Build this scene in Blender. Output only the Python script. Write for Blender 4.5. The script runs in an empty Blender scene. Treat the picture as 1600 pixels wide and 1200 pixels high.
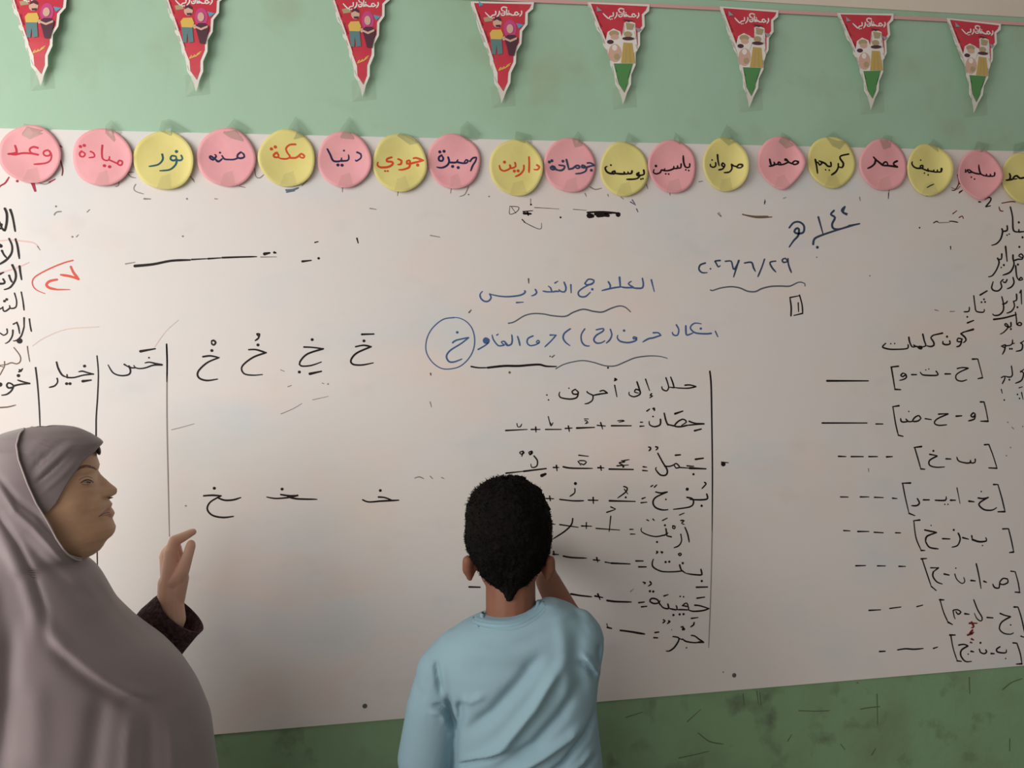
import bpy, bmesh, math, random
import numpy as np
from mathutils import Vector, Matrix, noise

# ---------------------------------------------------------------- camera, light, exposure
sc = bpy.context.scene
COL = sc.collection
F = 1250.0                       # focal length in pixels of the 1600 x 1200 frame
YAW, ROLL = math.radians(8.6), math.radians(1.36)
CAM = Vector((0.0, -1.813, 1.62))
FW = Vector((math.sin(YAW), math.cos(YAW), 0))
_r0 = Vector((math.cos(YAW), -math.sin(YAW), 0)); _u0 = Vector((0, 0, 1))
RT = _r0 * math.cos(ROLL) - _u0 * math.sin(ROLL)
UP = _r0 * math.sin(ROLL) + _u0 * math.cos(ROLL)
cd = bpy.data.cameras.new('camera'); cam = bpy.data.objects.new('camera', cd); COL.objects.link(cam)
cd.sensor_width = 36.0; cd.lens = F / 1600.0 * 36.0; cd.clip_start = 0.02
cam.matrix_world = Matrix(((RT.x, UP.x, -FW.x, CAM.x), (RT.y, UP.y, -FW.y, CAM.y), (RT.z, UP.z, -FW.z, CAM.z), (0, 0, 0, 1)))
sc.camera = cam
sc.view_settings.view_transform = 'Standard'; sc.view_settings.look = 'None'
sc.view_settings.exposure = 0.0; sc.view_settings.gamma = 1.0; sc.view_settings.use_curve_mapping = False

w = bpy.data.worlds.new('world'); sc.world = w; w.use_nodes = True
w.node_tree.nodes['Background'].inputs[0].default_value = (1.0, 0.91, 0.82, 1)
w.node_tree.nodes['Background'].inputs[1].default_value = 0.215

def area(name, loc, aim, sx, sy, power, color):
    l = bpy.data.lights.new(name, 'AREA'); l.shape = 'RECTANGLE'; l.size = sx; l.size_y = sy
    l.energy = power; l.color = color
    o = bpy.data.objects.new(name, l); COL.objects.link(o); o.location = loc
    o.rotation_euler = (Vector(aim) - Vector(loc)).to_track_quat('-Z', 'Y').to_euler()
    return o
area('window_daylight', (-2.25, -1.45, 2.05), (-0.3, 0.0, 1.4), 1.6, 1.6, 43, (1.0, 0.965, 0.915))
area('soft_fill_far', (-2.0, -3.0, 2.1), (-0.2, 0.0, 1.4), 2.8, 2.0, 44, (1.0, 0.965, 0.915))  # added lamp that softens the side window's shadows, not a second window

# ---------------------------------------------------------------- helpers
def ray(u, v):
    return FW + RT * ((u - 800.0) / F) + UP * ((600.0 - v) / F)
def P(u, v, Y=0.0):
    d = ray(u, v); return CAM + d * ((Y - CAM.y) / d.y)
def px(Y=0.0):
    return (Y - CAM.y) / F

def link(name, me, mats, parent=None, smooth=False):
    o = bpy.data.objects.new(name, me); COL.objects.link(o)
    for m in (mats if isinstance(mats, (list, tuple)) else [mats]): me.materials.append(m)
    if parent is not None: o.parent = parent; o.matrix_parent_inverse = parent.matrix_world.inverted()
    if smooth:
        for p in me.polygons: p.use_smooth = True
    return o
def mesh(name, V, Fc, mats, parent=None, smooth=False):
    me = bpy.data.meshes.new(name); me.from_pydata([tuple(v) for v in V], [], Fc); me.update()
    return link(name, me, mats, parent, smooth)
def tag(o, label=None, cat=None, group=None, kind=None):
    if label: o['label'] = label
    if cat: o['category'] = cat
    if group: o['group'] = group
    if kind: o['kind'] = kind
    return o
def empty(name, loc):
    o = bpy.data.objects.new(name, None); COL.objects.link(o); o.location = loc
    o.empty_display_size = 0.05
    o.matrix_world = Matrix.Translation(loc)
    return o
def box(name, x0, x1, y0, y1, z0, z1, mat, parent=None):
    V = [(x, y, z) for x in (x0, x1) for y in (y0, y1) for z in (z0, z1)]
    Fc = [(0,1,3,2),(4,6,7,5),(0,4,5,1),(2,3,7,6),(0,2,6,4),(1,5,7,3)]
    return mesh(name, V, Fc, mat, parent)

def lin(c):
    return tuple(((x/255.0)/12.92 if x/255.0 <= 0.04045 else ((x/255.0+0.055)/1.055)**2.4) for x in c)
def mat(name, col, rough=0.6, srgb=False, spec=0.4):
    m = bpy.data.materials.new(name); m.use_nodes = True
    b = m.node_tree.nodes['Principled BSDF']
    if srgb: col = lin(col)
    b.inputs['Base Color'].default_value = (*col, 1); b.inputs['Roughness'].default_value = rough
    b.inputs['Specular IOR Level'].default_value = spec
    return m
def nodes(m):
    nt = m.node_tree; return nt, nt.nodes, nt.links, nt.nodes['Principled BSDF']
def noise_mix(m, layers, bump=None, vec_scale=(1, 1, 1)):
    """layers: (scale, detail, lo, hi, colour, amount) mixed over the base colour; bump: list of (scale, strength, dist)"""
    nt, N, L, b = nodes(m)
    tc = N.new('ShaderNodeTexCoord'); mp = N.new('ShaderNodeMapping'); mp.inputs['Scale'].default_value = vec_scale
    L.new(tc.outputs['Object'], mp.inputs['Vector'])
    prev = None; base = tuple(b.inputs['Base Color'].default_value)
    for i, (s, d, lo, hi, c, amt) in enumerate(layers):
        n = N.new('ShaderNodeTexNoise'); n.inputs['Scale'].default_value = s; n.inputs['Detail'].default_value = d
        n.noise_dimensions = '4D'; n.inputs['W'].default_value = i * 7.3 + 1.1
        L.new(mp.outputs[0], n.inputs['Vector'])
        r = N.new('ShaderNodeMapRange'); r.inputs[1].default_value = lo; r.inputs[2].default_value = hi
        r.inputs[3].default_value = 0; r.inputs[4].default_value = amt
        L.new(n.outputs['Fac'], r.inputs[0])
        x = N.new('ShaderNodeMixRGB'); x.inputs[2].default_value = (*c, 1)
        if prev is None: x.inputs[1].default_value = base
        else: L.new(prev, x.inputs[1])
        L.new(r.outputs[0], x.inputs[0]); prev = x.outputs[0]
    if prev is not None: L.new(prev, b.inputs['Base Color'])
    pn = None
    for (s, st, di) in (bump or []):
        n = N.new('ShaderNodeTexNoise'); n.inputs['Scale'].default_value = s; n.inputs['Detail'].default_value = 3
        L.new(mp.outputs[0], n.inputs['Vector'])
        bp = N.new('ShaderNodeBump'); bp.inputs['Strength'].default_value = st; bp.inputs['Distance'].default_value = di
        L.new(n.outputs['Fac'], bp.inputs['Height'])
        if pn: L.new(pn, bp.inputs['Normal'])
        pn = bp.outputs[0]
    if pn: L.new(pn, b.inputs['Normal'])
    return m

# ---------------------------------------------------------------- materials
M = {}
M['board'] = noise_mix(mat('whiteboard_enamel', (0.80, 0.755, 0.735), 0.42, spec=0.35),
    [(3.4, 3, .52, .70, (.64, .71, .74), .50), (4.6, 4, .50, .72, (.87, .70, .63), .55), (9, 6, .60, .80, (.56, .54, .55), .30), (1.6, 2, .5, .8, (.76, .72, .62), .6)],
    vec_scale=(1, 1, 1.6))
M['wall'] = noise_mix(mat('green_wall_paint', (0.40, 0.60, 0.45), 0.55),
    [(2.5, 5, .5, .8, (.32, .48, .33), .8), (7, 6, .56, .80, (.36, .38, .25), .6)], [(3, .25, .02), (60, .12, .002)])
M['dado'] = noise_mix(mat('dark_green_wall_paint', (0.235, 0.40, 0.225), 0.42),
    [(6, 7, .46, .72, (.20, .28, .16), .8), (14, 8, .56, .72, (.12, .15, .10), .8), (2.5, 3, .5, .8, (.30, .50, .30), .6)], [(45, .35, .003), (6, .3, .01)])
M['cream'] = noise_mix(mat('cream_wall_paint', (0.78, 0.70, 0.60), 0.6), [(4, 5, .5, .8, (.62, .52, .42), .6)], [(50, .15, .002)])
M['floor'] = noise_mix(mat('grey_floor', (0.30, 0.27, 0.24), 0.5), [(6, 5, .4, .7, (.22, .20, .18), .7)])
M['pink'] = noise_mix(mat('pink_paper', (0.90, 0.43, 0.46), 0.65, spec=.2), [(18, 3, .5, .8, (.80, .32, .36), .6)], [(22, .25, .004)])
M['yellow'] = noise_mix(mat('yellow_paper', (0.80, 0.71, 0.27), 0.65, spec=.2), [(18, 3, .5, .8, (.72, .62, .17), .6)], [(22, .25, .004)])
for k, c in dict(black=(30, 22, 22), grey=(150, 138, 132), navy=(42, 44, 84), blue=(74, 102, 152), slate=(58, 72, 98), red=(205, 52, 74),
                 orange=(216, 82, 44), redorange=(226, 96, 80), pinkink=(236, 196, 192), teal=(38, 92, 100), purple=(96, 84, 120),
                 brown=(120, 96, 76), darkred=(120, 44, 38), crimson=(172, 48, 72), greyblue=(104, 116, 132), wave=(92, 100, 112), faintpink=(228, 206, 198)).items():
    M[k] = mat('ink_' + k, c, 0.5, srgb=True, spec=.2)
def tape_material(name, col, alpha):
    m = mat(name, col, 0.22, spec=.6); nt, N, L, b = nodes(m); b.inputs['Alpha'].default_value = alpha; return m
M['tape'] = tape_material('clear_tape', (.36, .34, .22), .30)
M['tape_on_wall'] = tape_material('clear_tape_on_wall', (.24, .34, .22), .30)
M['tape_or_fold_faint'] = tape_material('faint_tape_or_fold', (.42, .44, .32), .12)  # tape on the pennant tips, and tint for the circles' bottom paper fold
M['card'] = mat('pennant_card_white', (.86, .82, .76), .45)
M['print_red'] = noise_mix(mat('print_red', (.62, .045, .075), .4), [(20, 3, .45, .8, (.75, .09, .10), .6)])
M['print_green'] = mat('print_green', (.10, .30, .10), .4)
M['print_white'] = mat('print_white', (.88, .84, .80), .4)
M['print_yellow'] = mat('print_yellow', (.78, .52, .12), .4)
M['print_teal'] = mat('print_teal', (.13, .25, .26), .4)
M['print_skin'] = mat('print_skin', (.72, .46, .36), .4)
M['print_dark'] = mat('print_dark', (.10, .04, .06), .4)
M['print_magenta'] = mat('print_magenta', (.62, .08, .26), .4)
M['print_blue'] = mat('print_blue', (.10, .40, .60), .4)
M['print_greyblue'] = mat('print_greyblue', (.32, .38, .42), .4)
M['print_gold'] = mat('print_gold', (.60, .42, .12), .4)
M['print_khaki'] = mat('print_khaki', (.48, .38, .22), .4)
M['ribbon'] = mat('pink_ribbon', (.72, .42, .40), .5)
M['screw'] = mat('screw_metal', (.10, .10, .10), .4)
M['skin_woman'] = noise_mix(mat('skin_woman', (0.62, 0.375, 0.235), 0.5), [(30, 4, .45, .75, (.50, .26, .16), .5), (14, 3, .5, .8, (.62, .40, .26), .5)], [(220, .12, .001)])
M['skin_hand'] = noise_mix(mat('skin_hand', (0.70, 0.42, 0.31), 0.5), [(40, 4, .45, .75, (.66, .33, .24), .5)], [(200, .15, .001)])
M['skin_boy'] = noise_mix(mat('skin_boy', (0.22, 0.086, 0.050), 0.6), [(30, 4, .45, .75, (.18, .072, .045), .5)], [(220, .1, .001)])
M['lips'] = mat('lips', (.44, .20, .15), .5)
M['brow'] = mat('eyebrow_hair', (.21, .115, .075), .8)
M['scuff'] = mat('wall_scuff', (.11, .14, .09), .7)
M['brow_dark'] = mat('eyelid_line', (.06, .03, .025), .7)
M['eye_white'] = mat('eye_white', (.34, .27, .22), .25)
M['iris'] = mat('iris_dark', (.03, .015, .01), .15)
M['nail'] = mat('fingernail', (.66, .42, .34), .3)
M['khimar'] = noise_mix(mat('mauve_grey_cloth', (0.265, 0.215, 0.222), 0.55, spec=.3), [(2.2, 3, .45, .7, (.29, .24, .23), .6), (3.5, 3, .5, .75, (.24, .185, .20), .6)], [(260, .10, .0008)])
M['khimar'].node_tree.nodes['Principled BSDF'].inputs['Sheen Weight'].default_value = .25
M['headband'] = noise_mix(mat('mauve_grey_headband', (0.25, 0.205, 0.212), 0.5, spec=.3), [(3, 3, .45, .7, (.28, .23, .23), .6)], [(260, .1, .0008)])
M['piping'] = mat('pale_piping', (.44, .37, .37), .5)
M['fold_dark'] = mat('dark_fold', (.03, .022, .024), .7)
M['knit'] = noise_mix(mat('plum_knit', (0.050, 0.022, 0.028), 0.85), [(130, 2, .42, .62, (.12, .06, .07), .8)], [(130, 1.0, .012)])
M['skirt'] = mat('dark_plum_skirt', (.05, .03, .04), .8)
M['shirt'] = noise_mix(mat('light_blue_cotton', (0.265, 0.405, 0.475), 0.75, spec=.2), [(3, 3, .45, .75, (.24, .37, .44), .6)], [(300, .12, .0008)])
M['shirt_rib'] = noise_mix(mat('light_blue_rib', (0.25, 0.40, 0.48), 0.8, spec=.2), [(3, 3, .45, .75, (.24, .38, .46), .6)], [(300, .2, .001)])
M['hair'] = noise_mix(mat('black_hair', (0.006, 0.005, 0.0045), 0.9, spec=.08), [(60, 3, .5, .8, (.012, .010, .009), .7)], [(150, .8, .004)])
M['trousers'] = mat('dark_trousers', (.03, .035, .05), .8)
M['shoe'] = mat('dark_shoe', (.03, .03, .03), .5)
# ---------------------------------------------------------------- setting
XL, XR = -3.2, 3.4
def wall_z(u, v): return P(u, v).z
def poly_slab(name, pts, y0, y1, m, parent=None):
    """pts: world (x, z), anticlockwise seen from the camera; front face at y0, back at y1"""
    n = len(pts)
    V = [(x, y0, z) for x, z in pts] + [(x, y1, z) for x, z in pts]
    Fc = [tuple(range(n)), tuple(range(2*n-1, n-1, -1))] + [(i, i+n, (i+1) % n + n, (i+1) % n) for i in range(n)]
    return mesh(name, V, Fc, m, parent)
def line_at(x, a, b):
    """z on the wall at world x along the straight line through pixels a, b"""
    A, B = P(*a), P(*b); t = (x - A.x) / (B.x - A.x); return A.z + (B.z - A.z) * t
zu = lambda x: line_at(x, (1119, 0), (1600, 28))
zd = 1.25
tag(poly_slab('wall_back', [(XL, zd), (XR, zd), (XR, zu(XR)), (XL, zu(XL))], 0.0, 0.12, M['wall']), kind='structure')
tag(poly_slab('wall_back_lower', [(XL, 0.0), (XR, 0.0), (XR, zd), (XL, zd)], 0.0, 0.12, M['dado']), kind='structure')
tag(poly_slab('wall_back_upper', [(XL, zu(XL)), (XR, zu(XR)), (XR, 3.0), (XL, 3.0)], -0.004, 0.12, M['cream']), kind='structure')
tag(box('floor', XL, XR, -3.2, 0.12, -0.08, 0.0, M['floor']), kind='structure')

# ---------------------------------------------------------------- whiteboard
bxl, bxr = P(-170, 600).x, P(1790, 600).x
bt = lambda x: line_at(x, (100, 204), (1490, 235)); bb = lambda x: line_at(x, (335, 1146), (1600, 1038.5))
BY = -0.006
board = empty('whiteboard', (0.1, 0, bb(0.1)))
tag(board, 'large white wall board covered in handwriting below the row of paper circles', 'whiteboard')
poly_slab('board_panel', [(bxl, bb(bxl)), (bxr, bb(bxr)), (bxr, bt(bxr)), (bxl, bt(bxl))], BY, -0.0002, M['board'], board)

# ---------------------------------------------------------------- ink strokes
rng = random.Random(4)
def catmull(pts, step=2.2):
    if len(pts) < 3:
        return list(pts)
    out = []
    n = len(pts)
    for i in range(n - 1):
        p0 = pts[max(i-1, 0)]; p1 = pts[i]; p2 = pts[i+1]; p3 = pts[min(i+2, n-1)]
        d = math.hypot(p2[0]-p1[0], p2[1]-p1[1]); k = max(2, min(10, int(d/step)))
        for j in range(k):
            t = j / k; t2 = t*t; t3 = t2*t
            out.append(tuple(0.5*((2*p1[a]) + (-p0[a]+p2[a])*t + (2*p0[a]-5*p1[a]+4*p2[a]-p3[a])*t2 + (-p0[a]+3*p1[a]-3*p2[a]+p3[a])*t3) for a in (0, 1)))
    out.append(pts[-1]); return out
class Ink:
    def __init__(s, surf): s.V = []; s.F = []; s.surf = surf; s.k = 0
    def disc(s, u, v, r, lift, n=9):
        c = len(s.V)
        p = P(u, v, -0.006)
        for i in range(n):
            a = 2*math.pi*i/n; x = p.x + math.cos(a)*r*px(); z = p.z + math.sin(a)*r*px()
            s.V.append((x, s.surf(x, z) - lift, z))
        s.F.append(tuple(range(c, c+n)))
    def stroke(s, pts, wd):
        s.k += 1; lift = 0.0004 + 0.00003 * (s.k % 14)
        if len(pts) == 1:
            s.disc(pts[0][0], pts[0][1], wd*0.82, lift); return
        q = catmull(pts); n = len(q); c = len(s.V)
        ph = rng.random()*6
        W = []
        for i, (u, v) in enumerate(q):
            a = q[max(i-1, 0)]; b = q[min(i+1, n-1)]
            dx, dy = b[0]-a[0], b[1]-a[1]; L = math.hypot(dx, dy) or 1
            nx, ny = -dy/L, dx/L
            t = i/(n-1)
            ww = wd*0.5*(0.96 + 0.10*math.sin(ph + 4*t)) * (1.0 if t < .8 else 1.0 - .35*(t-.8)/.2)
            W.append(ww)
            for sg in (1, -1):
                p = P(u + nx*ww*sg, v + ny*ww*sg, -0.006)
                s.V.append((p.x, s.surf(p.x, p.z) - lift, p.z))
        for i in range(n-1):
            s.F.append((c+2*i, c+2*i+1, c+2*i+3, c+2*i+2))
        s.disc(q[0][0], q[0][1], W[0], lift+.000012, 8); s.disc(q[-1][0], q[-1][1], W[-1], lift+.000012, 8)
    def add(s, data, x0, y0, sc_, wd):
        for st in data.split('|'):
            st = st.strip()
            if not st: continue
            ww = wd
            if st[0] == 'w':
                k, st = st.split(' ', 1); ww = float(k[1:])
            pts = [tuple(float(c) for c in a.split(',')) for a in st.split()]
            s.stroke([(x0 + a/sc_, y0 + b/sc_) for a, b in pts], ww)
    def build(s, name, m, parent, label=None):
        o = mesh(name, s.V, s.F, m, parent)
        if label: o['label'] = label
        return o
flat = lambda x, z: BY
def write(frame, items, default='black'):
    x0, y0, s = frame
    for it in items:
        data, wd = it[0], it[1]; col = it[2] if len(it) > 2 else default
        nm = it[4] if len(it) > 4 else 'handwriting'
        if nm == 'handwriting' and len(it) < 4 and col in ('grey', 'darkred', 'brown', 'pinkink', 'faintpink', 'greyblue'): nm = 'faded_mark'
        lim = {'answer_blank': 2.2, 'faded_mark': 4, 'ink_smudge': 4}.get(nm, 11)
        if True:
            sts = []
            for st in data.split('|'):
                ww = wd
                if st[0] == 'w': q, st = st.split(' ', 1); ww = float(q[1:])
                sts.append((ww, [tuple(float(c) for c in a.split(',')) for a in st.split()]))
            groups = []
            for st in sts:
                pts = catmull(st[1]); hit = [g for g in groups if any(math.hypot(a[0]-c[0], a[1]-c[1]) < lim*s for h_ in g for a in catmull(h_[1]) for c in pts)]
                new = [st]
                for g in hit: new += g; groups.remove(g)
                groups.append(new)
            for g in groups:
                k = Ink(flat)
                for ww, pts in g: k.stroke([(x0 + a/s, y0 + b/s) for a, b in pts], ww)
                k.build(nm, M[col], board, it[3] if len(it) > 3 else None)
            continue
# left edge: days of the week, red number
write((0, 310, 8), [
 ("62,130 85,190 85,290 65,390 50,400 20,370 0,378 -60,380|130,145 155,220 175,320 190,410|w5 12,330 18,355|-10,300 -25,340 -20,375", 3.8),
 ("115,505 150,590 145,680 90,760 0,820 -40,835|195,510 220,600 242,750|25,655 50,705 80,740|-10,575 18,590 18,605 -10,605", 3.4),
 ("155,835 195,930 190,1020 130,1110 55,1140|245,850 255,930 270,1015|115,965 130,1010 150,1045|0,945 45,925|40,1010 60,1045 40,1065 -40,1065", 3.4),
 ("910,775 800,805 650,865 500,940 420,1000 405,1070 450,1140 560,1190", 2.2, 'redorange'),
 ("885,855 920,930 980,1005|980,1010 880,975 760,955|710,1015 620,1035 580,1080 620,1120 720,1140|w2.4 720,1140 870,1140", 3.8, 'redorange', 'red handwritten number in a red arc'),
 ("0,530 120,520 250,530 400,550 460,585|0,930 120,895 250,850 360,800", 2.2, 'pinkink'),
 ("470,600 500,645|w2.2 680,205 690,185 720,168 765,165|700,100|1090,170 1120,140|955,480 980,455|905,480", 1.8, 'grey')])
write((0, 460, 5.714), [
 ("190,-20 205,60 215,140|130,-10 148,60 140,115 95,125 85,100|85,125 50,150 30,145 25,110|60,45|40,60|25,115 0,130 -40,120", 2.4),
 ("262,220 270,280 280,330|w3 215,210 215,290|215,290 190,370 150,410 120,415|150,250 165,290 175,350|120,265 150,250|115,320 110,370 80,420 48,438|62,310 65,345 30,365 0,345 -30,365|w5 175,415", 2.4),
 ("125,475 180,550 180,600 150,620 100,610 60,625 0,632|245,465 250,510 265,600|40,600 40,640 15,690 0,720|0,640 40,650", 1.8, 'brown'),
 ("262,795 205,780 160,765|262,795 190,802 130,815 115,830|115,830 75,835 60,812 75,790 105,800 120,822 100,862 60,892 18,900|w4 0,805|165,725|185,685 200,665|170,690 185,682 172,672", 3.0),
 ("0,1010 70,1005 140,988", 2.2, 'brown'),
 ("318,655 335,800 350,1000 358,1195", 2.6),
 ("866,550 878,700 872,900 860,1080 858,1200 858,1500 862,2000 870,2450", 2.4),
 ("1487,445 1492,600 1490,900 1492,1200 1500,1600 1512,2160", 2.0, 'grey'),
 ("1487,445 1492,600 1490,780", 2.4),
 ("505,605 520,660 555,720 600,740|600,740 598,715|600,742 660,742 750,720 832,712|832,712 770,695 735,685 705,690|755,640|w4 740,775 812,765|595,797|625,797|510,750 515,780 490,815 442,830", 2.7),
 ("w4 1255,508 1385,485|w1.6 1330,565|w3.4 1445,628 1380,615|1380,615 1330,605 1295,612|1445,630 1370,632 1300,655 1250,662 1210,655 1195,635|1210,655 1170,655 1150,640|1150,640 1165,680 1150,715 1080,725 1010,700 965,630|1110,625 1150,650", 2.6),
 ("880,290 600,310 400,385 290,460|w1.2 1590,230 1480,330 1380,470", 1.5, 'faintpink')])
# letter drills
write((260, 490, 3.636), [
 ("258,156 268,152 280,164 270,178 258,172 256,160|258,210|208,245 250,240 298,250|298,250 230,280 180,330 185,365 230,380 290,372", 2.8),
 ("515,116 528,116 526,128 515,122|528,124 522,140 505,153|520,178|468,205 510,205 565,222|565,222 490,250 430,300 440,340 490,350 545,346", 2.8),
 ("828,148|782,190 830,192 890,200|890,200 800,230 758,275 765,297 820,295 880,275|w4 815,342 880,328|755,332", 2.8),
 ("w3.6 1110,118 1178,116|1122,155|1075,188 1120,180 1162,188|1162,188 1080,225 1048,265 1060,288 1110,292 1175,280", 2.8),
 ("272,992|212,1035 260,1032 310,1035|310,1035 250,1070 232,1110 260,1145 320,1158 380,1152|290,1045 330,1060 380,1058 422,1045", 2.8),
 ("657,997|650,1028 700,1035 745,1033|745,1033 690,1045 620,1050 570,1042|690,1040 740,1052 855,1055", 2.8),
 ("1215,1005|1205,1042 1240,1045 1280,1060|1115,1058 1150,1070 1220,1065 1320,1060", 2.8),
 ("650,320 670,328|690,415 710,408|885,395 895,398|918,400|w1 30,660 90,645 160,625|w1 650,570 720,540 770,510|w1 830,490 920,470|110,1092", 1.6, 'grey')])
write((180, 310, 3.077), [
 ("w4.2 95,325 180,317 270,300 360,296|368,294 440,290|447,290 508,286|515,285 600,282 680,280", 2.8, 'black', 'long black marker line across the upper left'),
 ("w5 718,267 742,262|w4 765,260 772,262|w3.4 900,303 942,298|978,288|960,212 975,208|1162,192 1168,215", 2.4),
 ("700,282 775,281|1225,48 1255,53|1515,178 1560,186|50,315 95,307|w2.6 140,2 170,3|345,2|480,2 492,3|325,182", 1.8, 'grey')])
# blue headings
write((660, 420, 6.667), [
 ("1545,165 1548,250|1475,140 1495,200 1480,240 1440,235 1420,215|1420,235 1380,235 1350,240 1335,200 1310,180|1350,240 1300,240 1255,232|1380,148 1410,130|1175,215 1190,245 1170,270 1135,282|1065,230 1070,245 1020,275 900,290 800,285 720,268 700,262|700,262 715,300 690,335 650,340 610,310 600,265 625,235|980,352 1050,348", 2.5, 'blue', 'second word of the blue heading'),
 ("330,508 220,525 120,600 60,690 35,790 45,880 100,970 180,1030 260,1045 370,1025 450,970 510,890 540,800 540,700 510,610 450,545 380,512 330,508", 2.0, 'blue', 'blue ring drawn round a single letter'),
 ("315,770 350,745 480,715|480,718 400,780 290,850 250,910 275,965 330,970 410,940|362,662", 2.6, 'blue'),
 ("1540,625 1480,670 1465,720 1490,765 1535,800|1330,690 1390,690|1390,692 1350,740 1310,780 1275,812", 2.5, 'blue'),
 ("1150,700 1100,725 1090,770 1120,800 1180,790 1218,765 1205,745 1185,765 1215,775", 2.5, 'blue'),
 ("990,705 1005,750 1015,800|930,690 935,740 925,785 885,800 860,780|885,795 850,755 820,765 850,790|850,795 790,800 740,740 725,690|775,690 790,680", 2.5, 'blue'),
 ("580,840 650,800 690,765 690,735 655,720 635,745 650,775 690,770|w5 662,745", 2.5, 'blue'),
 ("w2.4 508,1018 580,1030 680,1030|680,1030 850,1012 1000,1012 1120,1002 1220,998 1290,1015 1395,1018", 3.4, 'black', 'black underline beside the blue ring'),
 ("1105,105 1107,150|485,455 508,428|1350,920 1375,900|908,1080|85,1090 87,1110|w1.6 1330,912", 2.4, 'brown')])
write((880, 420, 6.4), [
 ("880,110 910,228|790,95 800,150 790,190 740,195 690,190|700,185 650,150 680,125|690,188 620,188 575,180|w3.4 562,85 570,180|575,180 480,195 385,218|450,130 470,165 465,195", 2.6, 'blue', 'first word of the blue heading'),
 ("215,150 250,105 305,115 290,150 230,160 215,140|300,140 200,190 150,235 165,275 220,278 270,235|290,205", 2.6, 'blue'),
 ("-549,545 -490,530 -390,470 -300,448 -200,452 -100,470 20,475 100,435 200,405 300,425 390,432 480,395 560,372 620,385 672,430", 2.3, 'wave', 'wavy blue-grey underline below the heading'),
 ("1520,625 1545,680|1480,645 1430,650 1320,640 1270,590 1310,545 1380,550|1225,570 1228,650 1245,662 1300,640|1130,560 1155,610 1140,665 1100,660 1090,635|1375,598", 2.6, 'blue'),
 ("900,640 950,640 975,665|975,665 900,690 850,700 795,732|735,690 705,680 700,700 735,700 720,720 650,738 570,725 540,690 545,665|608,618", 2.6, 'blue'),
 ("470,605 485,660 465,710 430,742|330,610 400,598 395,625 330,665 305,710 330,742 380,740 415,720|215,600 180,660 185,730 220,768 260,772", 2.6, 'blue'),
 ("-75,1000 0,958 100,930 200,918 300,935 420,970 520,970 620,930 720,890 850,872 960,875 1040,895", 1.9, 'wave', 'wavy blue-grey underline above the exercise'),
 ("447,990|518,1105", 2.0)])
# smudges and dirt near the top
write((780, 310, 3.636), [
 ("w3 500,80 540,78 600,78 685,85|w9 510,98 530,100|w8 560,96 590,96|w7 590,92 620,98|w5 675,92|w4 545,90 640,84", 3, 'black', 'smeared black ink blot', 'ink_smudge'),
 ("w1 60,45 110,50 100,75 60,90 60,45|w1 70,50 95,85|135,75 190,70|w4.5 140,85 180,88|w3.5 160,80 165,95|180,35|w1 200,52 340,60|w1 420,62 495,68|130,120 145,135|w1 140,135 230,175 240,140|348,108", 2, 'black', None, 'ink_smudge'),
 ("745,20 775,38|755,8 770,30|780,60 788,78|w1.2 1240,85 1260,105|w1.2 1512,15 1508,32", 1.8, 'purple', None, 'ink_smudge')])
write((1060, 310, 5), [
 ("1092,145 1128,275|1215,95 1190,125 1222,150 1200,200 1210,235 1260,240 1330,215|w3.8 1330,215 1415,198|1300,65 1275,95 1315,130|1300,65 1285,110 1318,120|1052,360 1060,320 1100,295 1230,250 1410,198|1085,382", 3.2, 'slate', 'dark blue slanted figure and underline at the upper right'),
 ("865,230 900,190 945,185 980,215 975,265 930,275 905,260 920,235 940,240 935,290 900,330 865,380", 3.2, 'slate'),
 ("210,505 170,520 160,555 185,580 225,580|w1.8 250,550|325,485 285,490 290,500 310,535 325,525|365,492 410,490 420,520 435,555 475,485|470,485 450,550 430,615|515,505 570,500 585,540 600,570|672,475 650,540 620,612|760,490 715,500 730,540 760,575|850,490 835,468 810,480 820,500 850,495|855,470 860,520 882,580", 2.6, 'slate', 'handwritten date in blue marker'),
 ("250,715 265,720 330,700 410,690 480,700 540,725 600,728 650,705 720,688 800,685 870,685 940,655 985,665 988,685", 2.3, 'wave', 'wavy underline below the date'),
 ("878,918 880,850 870,775|870,775 945,760|945,755 965,830 970,898|970,898 900,915|935,815 938,885", 2.4, 'black', 'small numeral in a black box'),
 ("500,125 610,150 730,145|520,130 600,140 700,140", 2.2, 'brown', None, 'ink_smudge'),
 ("315,110 335,140|675,20 672,45|1080,460|1495,605", 1.5, 'grey', None, 'ink_smudge')])
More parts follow.
